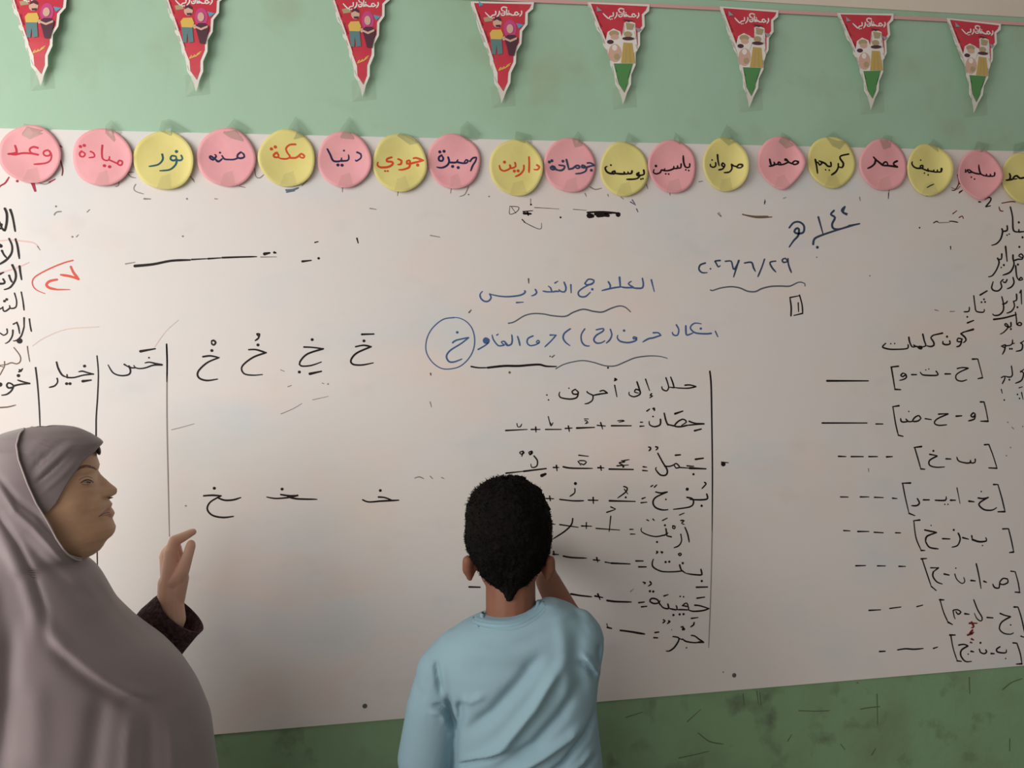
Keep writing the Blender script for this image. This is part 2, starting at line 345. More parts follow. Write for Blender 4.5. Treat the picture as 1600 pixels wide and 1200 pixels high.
# middle exercise
write((0, 0, 1), [("1108.9,580 1111,602 1112,655 1113,740 1112.6,830", 2.5, 'black', 'tall vertical black line right of the exercise'),
                  ("1112.6,830 1110.8,917 1107.3,1012", 1.8, 'grey'),
                  ("w3.4 733,917 750,917.5", 3.2), ("w5 1130,725|w2 1127,722 1138,723", 3), ("672,628 674,636|648,747 655,745 662,748|672,744 676,748|690,746 694,748|1130,1050", 1.7, 'grey')])
write((780, 570, 4.706), [
 ("1365,150 1400,148 1445,158|1445,160 1390,172 1310,170 1285,165|1260,90 1275,130 1285,165|1285,168 1250,165|1225,95 1240,140 1245,170 1230,192 1200,180 1195,160", 2.4),
 ("1075,105 1105,190|1120,212 1108,225 1128,228 1106,242|1012,125 1030,180 1035,215 990,235 955,220 955,200|1035,190 1005,180 995,200 1025,208", 2.4),
 ("848,150 865,235|850,100 865,108 845,118", 2.4),
 ("740,195 765,188 795,208|795,208 740,215 690,225|690,225 650,205 645,195|690,225 685,260 655,282 630,287", 2.4),
 ("560,180 535,195 545,215 575,215 580,200 560,182|580,205 570,240 520,252 450,240 440,215 445,200|w1.4 512,172|w1.6 350,222|w1.6 362,258", 2.4),
 ("1395,415 1440,430 1505,432|1505,434 1430,440 1380,445|1380,445 1330,455 1290,450 1310,420 1350,400 1375,420 1340,445|1290,450 1245,440 1235,430|1212,355 1225,410 1240,445|1185,400 1182,440 1140,455 1105,440 1102,415|w1.8 1130,380|w3.4 1292,360 1350,340|w3.4 1435,485 1485,472|1085,340 1105,325|1140,335 1140,318 1128,322 1138,328|1038,422 1055,422|1035,452 1065,450", 2.5),
 ("w3 825,448 970,448|720,445 780,450|745,425 760,472|w3 570,465 700,460|485,468 535,465|508,450 515,490|340,475 455,475|235,475 300,475|268,458 270,495|48,483 205,475", 2.5, 'black', None, 'answer_blank'),
 ("870,412 900,408 920,412 880,422|625,398 655,398|630,410 650,415 630,435 655,425|360,380 370,420 380,450 395,425|370,420 385,440|130,432 135,455 155,455 165,435", 1.8)])
write((780, 690, 4.706), [
 ("1098,40 1112,44 1110,58 1100,68|1150,38 1165,42 1162,52 1152,62|1165,85 1200,150 1235,210 1225,245 1185,245 1150,205 1155,190|1215,180 1250,182 1285,170 1300,160 1325,185 1300,195 1285,172|1325,190 1400,195|w3.6 1400,195 1520,200|1380,178 1430,182|w3.4 1295,100 1332,97|w3.4 1442,130 1500,122|1428,240|1058,185 1085,188|1055,212 1090,215", 2.5),
 ("w3.2 808,202 985,205|725,192 770,193|745,178 750,212|470,185 530,195 685,197|398,190 438,190|420,175 425,215|50,232 180,218|w3.4 180,218 345,198|w6 312,250 340,238", 2.6, 'black', None, 'answer_blank'),
 ("865,178 950,172|900,140 925,150 880,155 915,175|915,140 955,132|912,185|585,100 655,108|580,145 600,175|590,140 620,140 640,150 620,170 600,160|255,105 280,140 275,180 240,190 232,165|175,70 150,78 160,92 180,85 178,72 165,108|240,70 218,78 226,95 242,85 240,70 225,100", 2.2),
 ("1525,385 1530,420 1480,428 1400,425|1380,410 1420,420 1428,450 1400,480 1280,498|1510,300 1520,312 1490,345|1488,472|w3.4 1382,350", 2.6),
 ("1150,370 1190,378 1235,370|1235,370 1150,410 1130,450 1150,485 1200,502 1240,500|w1.8 1225,425|1115,330 1130,320|1140,335 1158,318|1042,450 1085,445|1050,420 1075,410", 2.6),
 ("w3 810,435 1000,440|655,430 725,432|690,410 692,455|445,425 540,435 620,435|345,418 400,420|370,400 375,435", 2.6, 'black', None, 'answer_blank'),
 ("915,330 940,340 930,370 870,415|920,350 945,385|930,410|w3.2 560,308|555,345 555,375 520,402", 2.2),
 ("160,300 185,310|195,295 215,300", 2.6),
 ("1365,630 1385,680 1397,740|1335,580 1360,580 1340,600 1360,608|1325,540 1360,525|1275,620 1292,622 1288,640 1275,635 1275,620|1335,680 1340,730 1320,765 1285,780|1265,700 1230,690 1240,670|1225,640 1228,680 1200,690 1150,698 1090,685 1045,660 1045,635|1200,580 1235,562|1160,738|1085,575 1100,582|1130,570 1140,580|1218,615|960,645 985,645|965,680 998,680", 2.3),
 ("712,638 885,650|820,548 808,660|790,520 850,500|820,480 855,495|640,595 640,640|605,620 680,622|445,610 580,630|540,565 530,610 480,660 395,715|385,605 410,608", 2.3, 'black', None, 'answer_blank')])
write((850, 830, 5.714), [
 ("1400,340 1408,375 1400,390 1320,385 1265,375|1210,300 1225,345 1265,375|1225,355 1150,362 1050,358 980,325 965,290 975,250|1238,285|1085,275|1118,272|1005,180 1015,185 1000,200|1045,185 1060,185 1050,198|1200,205 1215,195 1225,208 1210,218 1200,205|1408,445|w3.2 1360,500 1460,498|w3 820,265 885,265|w3 845,318 912,318", 2.5),
 ("545,275 600,285|w3.2 600,285 768,292|440,255 498,260|470,235 480,275|172,222 250,235 380,240|80,205 130,208|85,180 90,215", 2.5, 'black', None, 'answer_blank'),
 ("1345,660 1390,665 1472,690|1472,690 1420,708 1330,715 1285,700|1235,665 1270,640 1285,670 1240,665|1285,670 1290,700 1240,700 1190,700|1180,665 1185,700 1120,690|1105,650 1110,690 1060,680 1030,640|1035,655 1010,610 960,600 945,625 980,645 1020,640 1035,620|w3 1365,598 1435,588|1070,578 1108,565|w1.8 1215,582|w1.8 1245,585|945,535|975,538|1155,748|1210,742|1245,740|1315,778 1375,770|885,455 905,460 895,470|945,450 958,470 930,490|w3 845,638 895,632|w3 870,675 918,670", 2.5),
 ("562,618 640,628 780,632|455,578 525,592|480,560 500,610|240,560 330,575 425,585|170,538 200,535", 3.0, 'black', None, 'answer_blank'),
 ("1315,930 1345,935 1385,965 1425,990|w3.4 1380,990 1425,992|1380,992 1350,995 1300,990 1260,980 1235,960|1150,940 1200,950 1200,980 1160,1040 1115,1070 1090,1068|1200,955 1235,968|1340,815 1335,835 1308,855|1225,855 1245,850|1240,860 1255,875 1235,880 1240,862|1065,790 1080,800 1060,820|1110,800 1125,805 1100,825|w1.6 1272,1040|w3 990,905 1025,900|w3 980,950 1015,952|w1 1140,880", 2.5),
 ("680,885 760,895 898,918|565,858 603,868|w1.6 560,825 568,855", 3.2, 'black', None, 'answer_blank'),
 ("770,540 800,515", 1.4, 'grey')])
# right edge: months, word box and bracket exercise
write((1380, 290, 6), [
 ("895,152 915,155|955,125 985,110 1010,120 1000,150 960,195|960,198 1005,190", 2.6),
 ("1190,200 1210,290 1215,400 1230,430 1270,435|1270,435 1270,410|1270,435 1340,430|1160,375 1160,420 1115,430|1110,405 1118,430 1100,500 1060,545 1015,560|1270,345|w1.8 1160,465|w1.8 1180,455|1305,485", 2.6),
 ("w3 1145,570 1160,710|1110,640 1105,690 1070,690|1070,680 1085,720 1060,790 1020,845 985,855|1215,650 1220,700 1265,690 1300,690 1310,660 1290,640 1270,660 1310,680|1215,690 1225,740 1190,810 1120,840|1275,575|w1.8 1105,768|1130,745|1262,740", 2.6),
 ("1240,750 1250,850 1270,885|1270,885 1290,860 1305,880 1275,890|1215,860 1225,910 1200,950 1160,968|1160,880 1145,910 1120,900|1125,880 1100,905 1110,950 1080,985 1040,985 1015,960 1030,900", 2.4),
 ("470,350 500,335 515,345|620,335 650,335 700,345|630,570 632,600|340,395", 1.8),
 ("650,265 690,235|710,300 740,285 750,310|1110,165 1200,150 1240,155|710,70 740,50|1085,200 1095,235 1125,240", 1.8, 'darkred'),
 ("50,65 48,125|640,20 690,35 720,5|405,98 425,88|520,348 620,345", 1.8, 'grey')])
write((1360, 450, 6.316), [
 ("1485,20 1490,160|1480,30 1470,50|1440,60 1440,120 1410,130|1410,130 1420,180 1390,230 1345,248|1350,130 1335,150 1300,160|1295,85 1310,150 1310,220 1270,265 1220,270 1205,255|1450,190|w3 1215,310 1320,295 1440,262", 2.4),
 ("1430,240 1440,310 1445,360 1480,370 1490,350 1465,340 1445,365|1385,340 1385,380 1355,385 1325,365 1335,350 1360,375 1350,400 1310,440 1280,455|1385,405", 2.4),
 ("w3.2 1015,408 920,435|920,435 890,450|890,450 935,490 940,520 915,540|905,505 865,495 855,525 890,530 905,505|900,530 880,570 848,580|780,520 785,550 750,560 715,550 715,525|755,480", 2.6),
 ("w3.2 710,445 620,465|620,465 595,490 620,530 625,565 590,578 555,570|515,455 530,520 545,570 510,580|510,580 480,575 470,590 500,600 510,580|480,580 440,575 425,560|378,485 385,530 410,580 440,580|370,560 370,590 330,602 200,605 130,590 120,575 150,545|w1.6 200,550|w1.6 238,548|w3.4 490,592", 2.6),
 ("w3.2 1080,70 1150,28|1018,75 1030,170 1045,230 1115,238 1122,210|1095,140|1130,138|1120,112|975,190 970,230 920,235|955,285|w3.2 955,345 1018,320", 2.2),
 ("785,232 830,230|635,215 670,225", 1.8, 'grey'),
 ("w3 1005,702 1058,700|w1.8 1058,700 1085,800 1105,880|w3 1105,885 1060,895|855,795 905,785 965,790|965,792 880,830 842,865 850,905 900,920 950,905|w3.2 735,848 790,848|645,820 665,848 650,862 560,862 510,855 490,830|w1.4 545,808|w1.4 575,800|w3 405,855 455,855|320,840 298,860 320,875 345,850 320,838|345,850 355,880 330,900 285,912|w3 275,772 200,780|205,780 225,900 240,995|w3 240,1000 298,1003", 2.4),
 ("1290,575 1330,560 1325,585 1300,580|1330,575 1320,620 1300,655|1330,570 1380,565 1400,540 1400,510|1400,550 1420,545|1480,540 1500,560 1490,610 1435,625|1480,545 1515,520|1375,600|1395,600", 2.3),
 ("1390,770 1400,860 1370,880 1330,870|1290,885 1320,870 1325,895 1300,945|1480,820 1510,840 1490,910 1430,940|1480,830 1515,800|1370,905", 2.3),
 ("1290,1000 1300,1040|1320,1105|1450,1050|1470,1090|1490,1030 1505,1100|1465,985 1500,975", 1.9)])
write((1260, 560, 4.706), [
 ("150,165 455,165", 3.2, 'black', None, 'answer_blank'),
 ("115,475 445,475|w2.6 510,482 562,482", 3.0, 'black', None, 'answer_blank'),
 ("w2.8 680,348 632,355|w2 635,355 655,480 675,565|w2.8 675,565 710,573|w3 1278,320 1305,320|w2 1305,320 1320,380 1335,460|w3 1335,462 1280,462|1225,400 1208,420 1225,432 1240,410 1225,398|1240,415 1235,445 1190,460|w3 1100,425 1142,422|970,410 1040,405|1040,408 960,445 940,475 970,492 1030,488|872,443 918,450|840,440 825,420 795,435 780,462 820,460 842,440|780,462 750,465 730,445|740,465 710,468 695,460 692,440|w1.6 752,390", 2.5),
 ("235,720 290,722|328,722 418,722|458,722 522,722|588,724 632,722", 2.8, 'black', None, 'answer_blank'),
 ("w3 845,648 790,655|w2 795,655 820,740 840,812|w2.8 840,812 870,815|w3 1308,635 1340,632|w2 1340,632 1370,710 1400,805|w3 1400,808 1340,805|1240,740 1238,765 1210,768 1205,748|1205,765 1180,770 1120,755 1105,725|w3 1025,738 1062,740|905,705 960,715|960,718 905,750 905,785 950,800 1015,798|933,680", 2.5),
 ("1480,470|1510,505 1525,520|1590,500|1500,655|1470,715|455,810 458,835", 1.6, 'grey')])
write((1280, 740, 5), [
 ("165,182 225,183|320,182 388,182|430,185 500,187|572,192 608,195", 2.5, 'black', None, 'answer_blank'),
 ("w2.8 712,73 645,75|w1.9 650,75 670,180 700,310|w2.6 700,310 745,328|765,195 782,230 760,250 720,250|w3 812,205 860,205|905,208 985,208 990,180|w1.6 980,240|w1.6 1005,240|w3 1025,208 1065,208|w1.7 1075,110 1100,235|w3 1168,215 1210,220|1240,190 1280,195 1320,185|1320,185 1255,225 1250,250 1290,282 1350,285 1385,265|w1.7 1265,140|w2.8 1360,85 1395,85|w2 1395,85 1425,190 1450,295|w3 1450,297 1395,298", 2.5),
 ("190,445 240,447|300,452 388,452|428,458 500,462|595,462 635,463", 2.5, 'black', None, 'answer_blank'),
 ("w2.8 785,362 735,368|w1.9 738,370 755,500 795,598|w2.8 795,600 825,600|822,440 870,450 915,458|w2.8 915,460 840,490 830,530|830,530 860,575 930,588|w1.5 873,405|w3 962,508 1020,510|1085,465 1100,510 1080,560 1035,575|1050,440|w3 1120,500 1165,512|1190,485 1195,515|w3 1195,515 1250,532 1305,525 1300,500|w1.6 1275,562|w2.8 1432,432 1478,430|w2 1478,430 1500,520 1518,610|w3 1518,612 1485,617", 2.5)])
write((1320, 860, 5.714), [
 ("97,137 185,135|290,138 362,138|482,142 542,143", 2.5, 'black', None, 'answer_blank'),
 ("w2.8 680,75 730,72|w1.9 690,80 730,200 770,320|770,320 815,358|765,155 835,155|w2.8 835,155 790,190|790,190 785,230 820,280 870,300|w3 885,210 930,220|w1.9 980,210 1000,260 1045,295 1070,275 1060,240|w1.6 990,158|w3 1125,268 1165,272|w2.2 1172,118 1195,220 1215,340|w3 1240,275 1265,285|1480,185 1520,190|w2 1520,190 1545,280 1560,370|w3 1562,375 1518,372|1450,255 1410,250 1380,290 1410,305 1455,285 1450,255|1380,300 1375,335 1335,330 1320,300", 2.5),
 ("215,535 320,530|400,518 500,505|642,502 695,488", 2.5, 'black', None, 'answer_blank'),
 ("w3 845,440 885,442|w2 850,445 880,550 920,640|w2.8 920,640 960,662|965,535 1000,528 1035,550 1010,570 990,545|w1.8 965,535 975,590 985,612|w3 1070,565 1110,570|w2 1150,440 1185,530 1225,600 1215,630 1180,610 1155,560|w3 1268,598 1322,602|1385,562 1430,580 1478,590|1478,592 1400,640 1380,700 1420,740 1480,748 1505,735|w1.8 1480,665|w3 1510,505 1545,505|w2 1545,505 1575,600 1610,760|1570,765 1600,775", 2.5),
 ("1110,650 1180,650|1130,640 1150,680 1130,690|1140,710 1110,750 1150,730|1095,755 1140,745|1130,790 1150,800|1120,820 1135,825", 3.2, 'darkred', 'dark red scribble between the last two bracket rows', 'ink_smudge'),
 ("w3 308,902 360,900|470,888 540,878 620,882 700,875|790,875 828,862", 2.4, 'black', None, 'answer_blank'),
 ("w3 935,755 985,755|w2 945,760 965,870 1000,980|1000,985 1040,990|1015,845 1060,838 1098,850|1098,852 1040,890 1035,940 1075,990 1130,990|w1.6 1100,925|w3 1125,900 1150,905|1200,880 1210,910 1245,922 1265,905 1255,885|1210,825|w3 1305,920 1335,922|1385,860 1355,880 1360,905 1410,915 1440,910 1440,885|w1.6 1435,965|w3 1500,825 1535,828|w2 1535,828 1565,920 1580,1010|w3 1580,1012 1530,1015", 2.5)])
# marks between and below the circles
write((0, 170, 5), [
 ("-20,640 0,605 40,580 70,535|w2.4 135,565|385,575 430,550|470,290 485,300", 2.6, 'crimson'), ("255,575 275,640", 6, 'crimson'),
 ("470,395 490,470 485,520", 2.4, 'darkred'), ("1045,495 1000,500 1020,530 1060,540|1060,590 1045,620 1060,645 1120,665|930,570 925,600 900,608|300,575 350,590 400,570|1490,530 1520,575", 1.6, 'grey')])
write((300, 170, 5), [("735,635 790,632 830,618|740,650 800,640", 3, 'greyblue'), ("490,470 500,530 530,540 560,515|860,600 900,560|1175,615 1175,650|15,560 5,545|370,605 415,615", 1.7, 'grey')])
write((560, 180, 5), [("310,590 305,630|725,570 720,610|860,560 830,620 790,635|1345,655 1345,690|1020,635|860,620", 1.6, 'grey')])
write((840, 180, 5), [("370,610 380,635|548,620 552,635|1030,600 1035,625|410,560 450,580 500,570|850,540 860,575|650,640 670,655", 1.7, 'grey')])
write((1080, 190, 5), [("575,610 570,645|720,600 740,592|1545,535 1538,600|1315,590 1320,620|60,470 90,465", 1.6, 'grey')])
write((1280, 190, 5), [("1080,415 1090,480 1060,535 1035,535|1095,485 1115,490|1095,550 1120,535", 2.0, 'darkred')])
# screws that hold the board
def screw(u, v):
    c = P(u, v, BY); V = []; n = 12
    for r, y in ((.0052, 0), (.0052, -.0012), (.0035, -.0022), (.0010, -.0016)):
        for i in range(n):
            a = 2*math.pi*i/n; V.append((c.x + r*math.cos(a), BY + y, c.z + r*math.sin(a)))
    Fc = [(k*n+i, k*n+(i+1) % n, (k+1)*n+(i+1) % n, (k+1)*n+i) for k in range(3) for i in range(n)] + [tuple(3*n+i for i in range(n))]
    mesh('screw', V, Fc, M['screw'], board)
for s in ((570, 1103), (1147, 1055)): screw(*s)

# scratches on the lower wall
k = Ink(lambda x, z: 0.0)
k.add("180,235 240,215|370,380 440,365 480,355|600,150 605,190|650,140 655,185|660,145 665,190|800,210 860,212 910,210|1080,150 1082,260|1530,135 1560,110 1600,95|1555,310 1555,355|1060,370 1075,345|1410,90 1412,150|1020,205 1045,200 1090,195|440,290 480,320 530,330|400,250 450,205|760,320 775,295|1010,110|950,330 965,350", 900, 1020, 2.286, 1.5)
k.build('wall_scuff', M['scuff'], bpy.data.objects['wall_back_lower'])
# ---------------------------------------------------------------- paper circles with names
# (centre u, v, width, height, colour, pointed, right-edge curl, frame, strokes, ink, line width, label, tape polygon)
A5, B5, C5, D5, E5, F5 = (0,170,5), (300,170,5), (560,180,5), (840,180,5), (1080,190,5), (1280,190,5)
CIR = [
 (47,240.5,98,91,'pink',0,.2,A5,"380,328 352,335 345,358 365,372 392,368 400,348 380,328|392,335 408,365 400,405 360,428 272,436|300,310 268,302 238,318 245,345 300,364|300,362 245,352 180,350 120,362 75,358|75,358 105,352 138,345|122,292 132,320 135,350",'red',3.0,
  'pink paper circle with a red name, leftmost of the row', "170,210 180,110 400,160 330,200 230,240"),
 (159.5,245.5,95,91,'pink',0,.5,A5,"640,335 625,350 630,372 655,376 668,355 650,340 638,338|632,298|662,290|712,338 735,350 742,378 700,385|803,290 800,345 806,392 830,408 855,404 860,378|858,404 890,418 920,432 940,446 958,440 960,418 938,408 925,425 928,440|822,450|862,458",'red',2.8,
  'pink paper circle with a red name, second from the left', "820,130 870,80 950,180 890,260 820,190"),
 (256.5,250.5,95,93,'yellow',0,.8,A5,"1382,338|1420,370 1430,395 1410,408 1378,402|1375,375 1345,370 1335,395 1355,408 1378,400 1380,378|1385,400 1375,440 1330,480 1255,490|1270,360 1275,400 1240,440 1172,455",'teal',3.0,
  'yellow paper circle with a teal name, leftmost yellow one', "1240,170 1260,90 1320,75 1480,170 1400,190 1330,210"),
 (354,246,92,92,'pink',0,.3,B5,"385,345 362,362 358,385 385,392 412,382 405,358 385,345|365,388 330,400 290,400 255,395 235,368|235,395 210,415 190,408|205,412 180,395 150,372 140,382 165,402 190,372 180,360|w2 220,345",'navy',3.0,
  'pink paper circle with a dark blue name, between the teal and orange named yellow circles', "240,190 330,70 450,150 400,260 300,230"),
 (448.5,247,89,90,'yellow',0,.4,B5,"665,345 640,362 645,380 675,380 672,355 650,345|622,318|652,302|808,282 765,285 735,312 745,345 765,375 740,392 690,390 672,378|765,385 810,385 835,370 855,355 878,372 870,388 845,380 840,365",'orange',3.0,
  'yellow paper circle with an orange name and a folded crease at its top', "750,150 810,55 920,180 880,220 800,240"),
 (538,249.5,84,89,'pink',0,.5,B5,"1290,345 1318,360 1320,390 1285,412 1278,405|1058,318 1080,360 1105,408 1160,408 1168,385|1165,408 1215,405 1225,385 1222,362|w1.9 1187,328|1140,440|1172,442",'navy',3.0,
  'pink paper circle with a dark blue name, just below the third red pennant', "1150,170 1230,55 1330,200 1260,240 1160,230"),
 (625,254.5,84,92,'yellow',0,.5,C5,"430,340 450,338 480,350 505,362|505,362 450,372 400,382 385,378|462,395|395,355 378,362 380,382 400,378 402,358|402,375 395,410 350,428 315,430|310,345 335,358 330,385 308,388|258,332 225,345 222,365 262,368 265,388 230,408 170,412 148,395 152,375|w1.9 208,440|w1.9 228,440",'orange',3.2,
  'yellow paper circle with an orange name and a dark scuff above it', "300,160 330,130 470,170 480,220 400,230"),
 (709.5,251.5,83,87,'pink',0,.2,C5,"635,290|668,285|650,315 628,330 630,355 655,358 662,335 648,318|700,330 708,365 690,395 650,412 612,408|712,370 740,372 765,370 775,350|775,370 810,378 840,378 855,362 840,352 825,372|735,402|778,412|895,340 918,335 912,365 890,400 875,440|870,365 885,345 900,335",'navy',3.0,
  'pink paper circle with a wide dark blue name, left of the gap in the row', "790,150 800,90 850,40 960,140 930,190 850,200"),
 (806.5,261.5,83,89,'yellow',0,.6,C5,"1390,395 1408,412 1395,432 1368,428|1330,330 1332,380 1330,450|1290,395 1288,430 1260,465 1225,482|1220,375 1225,405 1195,418 1180,410|1180,395 1185,415 1165,430 1130,440 1105,425 1098,398|1138,372|1215,440|1245,438",'orange',3.0,
  'yellow paper circle with an orange name, right of the gap in the row', "1220,190 1230,120 1350,150 1360,220 1290,220"),
 (890.5,258,81,86,'pink',0,.2,D5,"385,378 410,378 440,398|440,398 410,402 370,415|415,435|368,405 345,395 342,412 365,415 378,410|378,412 372,440 335,458 292,462|222,350 232,390 240,425|240,425 270,420 295,400 315,398 325,412 305,420 290,410|165,392 178,395 208,400 200,425 175,435 150,430|195,362|150,430 130,420 105,405 98,415 110,428 135,425 130,405 110,398|88,370|108,360",'slate',3.0,
  'pink paper circle with a long slate blue name reaching its edges', "270,190 320,120 360,190 350,240 290,250"),
 (975.5,264,75,86,'yellow',0,.2,D5,"822,435 825,465 800,475 775,465|785,455 768,465 775,478 795,472|795,475 775,498 740,505 692,505|w1.9 815,502|w1.9 800,505|732,440 728,458 705,460 702,445|702,460 680,462 672,445|672,462 640,460 600,455|600,438 582,445 585,458 602,455 602,435|590,458 560,455 535,440 525,412 540,402|w1.9 570,392",'black',3.0,
  'yellow paper circle with a black name, hung lowest in the middle of the row', "680,210 710,130 800,190 760,240"),
 (1050.5,260,75,84,'pink',0,.2,D5,"1180,385 1178,410 1150,412 1135,375 1132,320|w1.8 1150,432|w1.8 1172,438|1115,385 1112,415 1090,415 1088,398|1088,418 1062,420 1060,402|1060,420 1030,432 995,435 990,418|990,435 965,430 955,450 920,462 898,450 905,428|920,400|w1.8 998,460|w1.8 1020,462",'black',2.8,
  'pink paper circle with a black name, touching the low yellow circle', "1060,190 1080,130 1150,190 1110,230"),
 (1132.5,257.5,69,85,'yellow',0,1.0,E5,"385,355 375,368 350,362 362,342 382,345 387,360|352,355 330,350 312,335|312,335 315,370 295,395 255,400|245,325 235,340 248,352 262,340 248,325|260,345 245,370 210,380|200,262 205,310 215,348|185,325 185,350 165,362 142,355 140,338|w1.8 155,305",'black',2.8,
  'narrow oval yellow paper circle with a black name and curled right side', "220,130 280,20 370,100 350,160 290,190"),
 (1219.5,254,71,84,'pink',.6,.8,E5,"800,312 785,325 795,340 818,335 822,320 802,310|785,332 760,322 738,295 725,300 755,312|755,318 720,335 690,340 672,335 680,318 695,330|672,335 650,338 640,320|645,340 620,350 602,352|605,298 612,325 618,345",'black',3.0,
  'pink paper circle with a black name, drooping to a point at the bottom', "680,160 710,80 780,120 800,190 740,210"),
 (1299.5,253.5,75,81,'yellow',0,.1,E5,"1222,258 1165,270 1158,290 1185,330 1175,360 1150,355|1145,330 1145,360 1125,395 1088,420|1085,320 1088,350 1060,350 1040,330 1010,318 990,310|1020,320 995,345 985,325 960,318|962,300 970,350 975,410|w1.8 1042,380|w1.8 1072,382",'black',3.0,
  'yellow paper circle with a large black name, right of the drooping pink circle', "1050,120 1120,70 1200,170 1160,220 1100,190"),
 (1380.5,257.5,75,81,'pink',0,.2,F5,"605,310 580,322 578,340 605,354|605,356 560,350 520,346 490,345 500,322 520,320 530,340|490,345 455,320 430,300 412,280|430,300 425,330 400,355 368,370",'black',3.2,
  'pink paper circle with a bold black name, between two yellow ones at the right', "470,150 520,100 580,110 560,200 500,220"),
 (1451.5,265,67,82,'yellow',0,.9,F5,"945,370 942,395 920,395 918,378|918,395 895,395 892,378|892,392 850,385 845,368|850,388 810,375 785,365|800,345 780,350 785,365 802,362 802,345|785,368 750,368 725,355 712,335 715,318|w1.8 783,305|w1.8 815,405|w1.8 845,418|w1.8 830,520 855,505 885,492",'black',2.8,
  'yellow paper circle with a black name and a short black dash below it', "850,180 900,130 970,190 930,240"),
 (1530,273,68,80,'pink',.7,.7,F5,"1350,405 1348,430 1325,432 1322,415|1322,432 1300,430 1295,412|1298,430 1260,415 1245,380 1240,340|1250,412 1215,405 1190,395 1170,380 1150,380 1140,400|1190,395 1165,400 1150,380|1135,378 1132,400|w1.8 1185,435|w1.8 1210,450",'black',2.4,
  'rightmost pink paper circle, with a thin black name and pointed bottom', "1200,220 1240,150 1340,170 1320,230 1260,240"),
 (1601,278,70,80,'yellow',0,.2,F5,"1640,440 1600,440 1560,445 1540,425 1520,432 1510,450 1540,448|1510,450 1490,455 1455,460|1455,460 1480,455 1490,430 1482,405",'black',3.0,
  'yellow paper circle cut off by the right edge of the photo', "1520,250 1530,170 1620,150 1640,220"),
]
for ci, (cu, cv, wd, ht, col, point, curl, fr, strokes, ink, lw, label, tape) in enumerate(CIR):
    c = P(cu, cv, -0.012)
    rx = (P(cu + wd/2, cv, -0.012).x - P(cu - wd/2, cv, -0.012).x) / 2
    rz = (P(cu, cv - ht/2, -0.012).z - P(cu, cv + ht/2, -0.012).z) / 2
    r2 = random.Random(ci*3+1); phs = [r2.random()*6 for _ in range(4)]; am = r2.uniform(.6, 1.1)
    def surf(x, z, c=c, rx=rx, rz=rz, curl=curl, phs=phs, am=am):
        s = (x - c.x)/rx; t = (z - c.z)/rz
        r = min(1.3, math.hypot(s, t))
        y = 0.0084 + 0.0018*r*r*am + 0.015*curl*max(0, s)**3 + 0.005*max(0, -t)**2 + .0022*math.sin(3.0*s+phs[0])*math.cos(2.1*t+phs[1]) + 0.004*max(0, -s)**2*(phs[2] > 3)
        return -y
    root = empty('paper_circle', (c.x, -0.009, c.z)); tag(root, label, 'paper circle', 'name circles along the top of the whiteboard')
    V, Fc = [], []; NA, NR = 44, 9
    V.append((c.x, surf(c.x, c.z), c.z))
    for j in range(1, NR+1):
        for i in range(NA):
            a = 2*math.pi*i/NA; q = j/NR
            k_ = 1 + .012*math.sin(3*a+phs[2]) + .010*math.sin(5*a+phs[3])
            sx = math.cos(a)*q*k_; sz = math.sin(a)*q*k_
            if point and sz < 0: sx *= 1 - point*.55*(-sz)**2
            if point and sz > 0: sx *= 1 - point*.12*sz
            x = c.x + rx*sx; z = c.z + rz*sz; V.append((x, surf(x, z), z))
    for i in range(NA): Fc.append((0, 1+(i+1) % NA, 1+i))
    for j in range(NR-1):
        for i in range(NA):
            a = 1+j*NA+i; b = 1+j*NA+(i+1) % NA; Fc.append((a, b, b+NA, a+NA))
    d = mesh('paper_disc', V, Fc, M[col], root, True)
    md = d.modifiers.new('thick', 'SOLIDIFY'); md.thickness = 0.0003; md.offset = 1
    k = Ink(surf); k.add(strokes, *fr, lw); k.build('name_writing', M[ink], root)
    # tape over the top edge, from paper to wall
    pts = [tuple(float(q) for q in a.split(',')) for a in tape.split()]
    pts = [(fr[0]+a/fr[2], fr[1]+b/fr[2]) for a, b in pts]
    cx_ = sum(p[0] for p in pts)/len(pts); cy_ = sum(p[1] for p in pts)/len(pts)
    V = []
    n = len(pts)
    for q in (1.0, .5):
        for (a, b) in pts:
            p = P(cx_+(a-cx_)*q, cy_+(b-cy_)*q, -0.01)
            inside = ((p.x-c.x)/rx)**2 + ((p.z-c.z)/rz)**2 < 1.05
            V.append((p.x, surf(p.x, p.z)-.0009 if inside else -.0075, p.z))
    p = P(cx_, cy_, -0.01); V.append((p.x, min(surf(p.x, p.z)-.0012, -.011), p.z))
    Fc = [(i, (i+1) % n, n+(i+1) % n, n+i) for i in range(n)] + [(n+i, n+(i+1) % n, 2*n) for i in range(n)]
    mesh('tape_or_fold', V, Fc, M['tape_on_wall'], root)

    # tinted patch laid on the paper for the deeper tone of its bottom fold
    if ci < 17:
        V = []
        for du, dv in ((-13+phs[0], ht*.47), (11+phs[1], ht*.46), (6+phs[2]*.8, ht*.22), (-5, ht*.27)):
            p = P(cu+du, cv+dv, -.012); V.append((p.x, surf(p.x, p.z)-.0007, p.z))
        p = P(cu+1, cv+ht*.36, -.012); V.append((p.x, surf(p.x, p.z)-.0010, p.z))
        mesh('tape_or_fold', V, [(0,1,4),(1,2,4),(2,3,4),(3,0,4)], M['tape_or_fold_faint'], root)

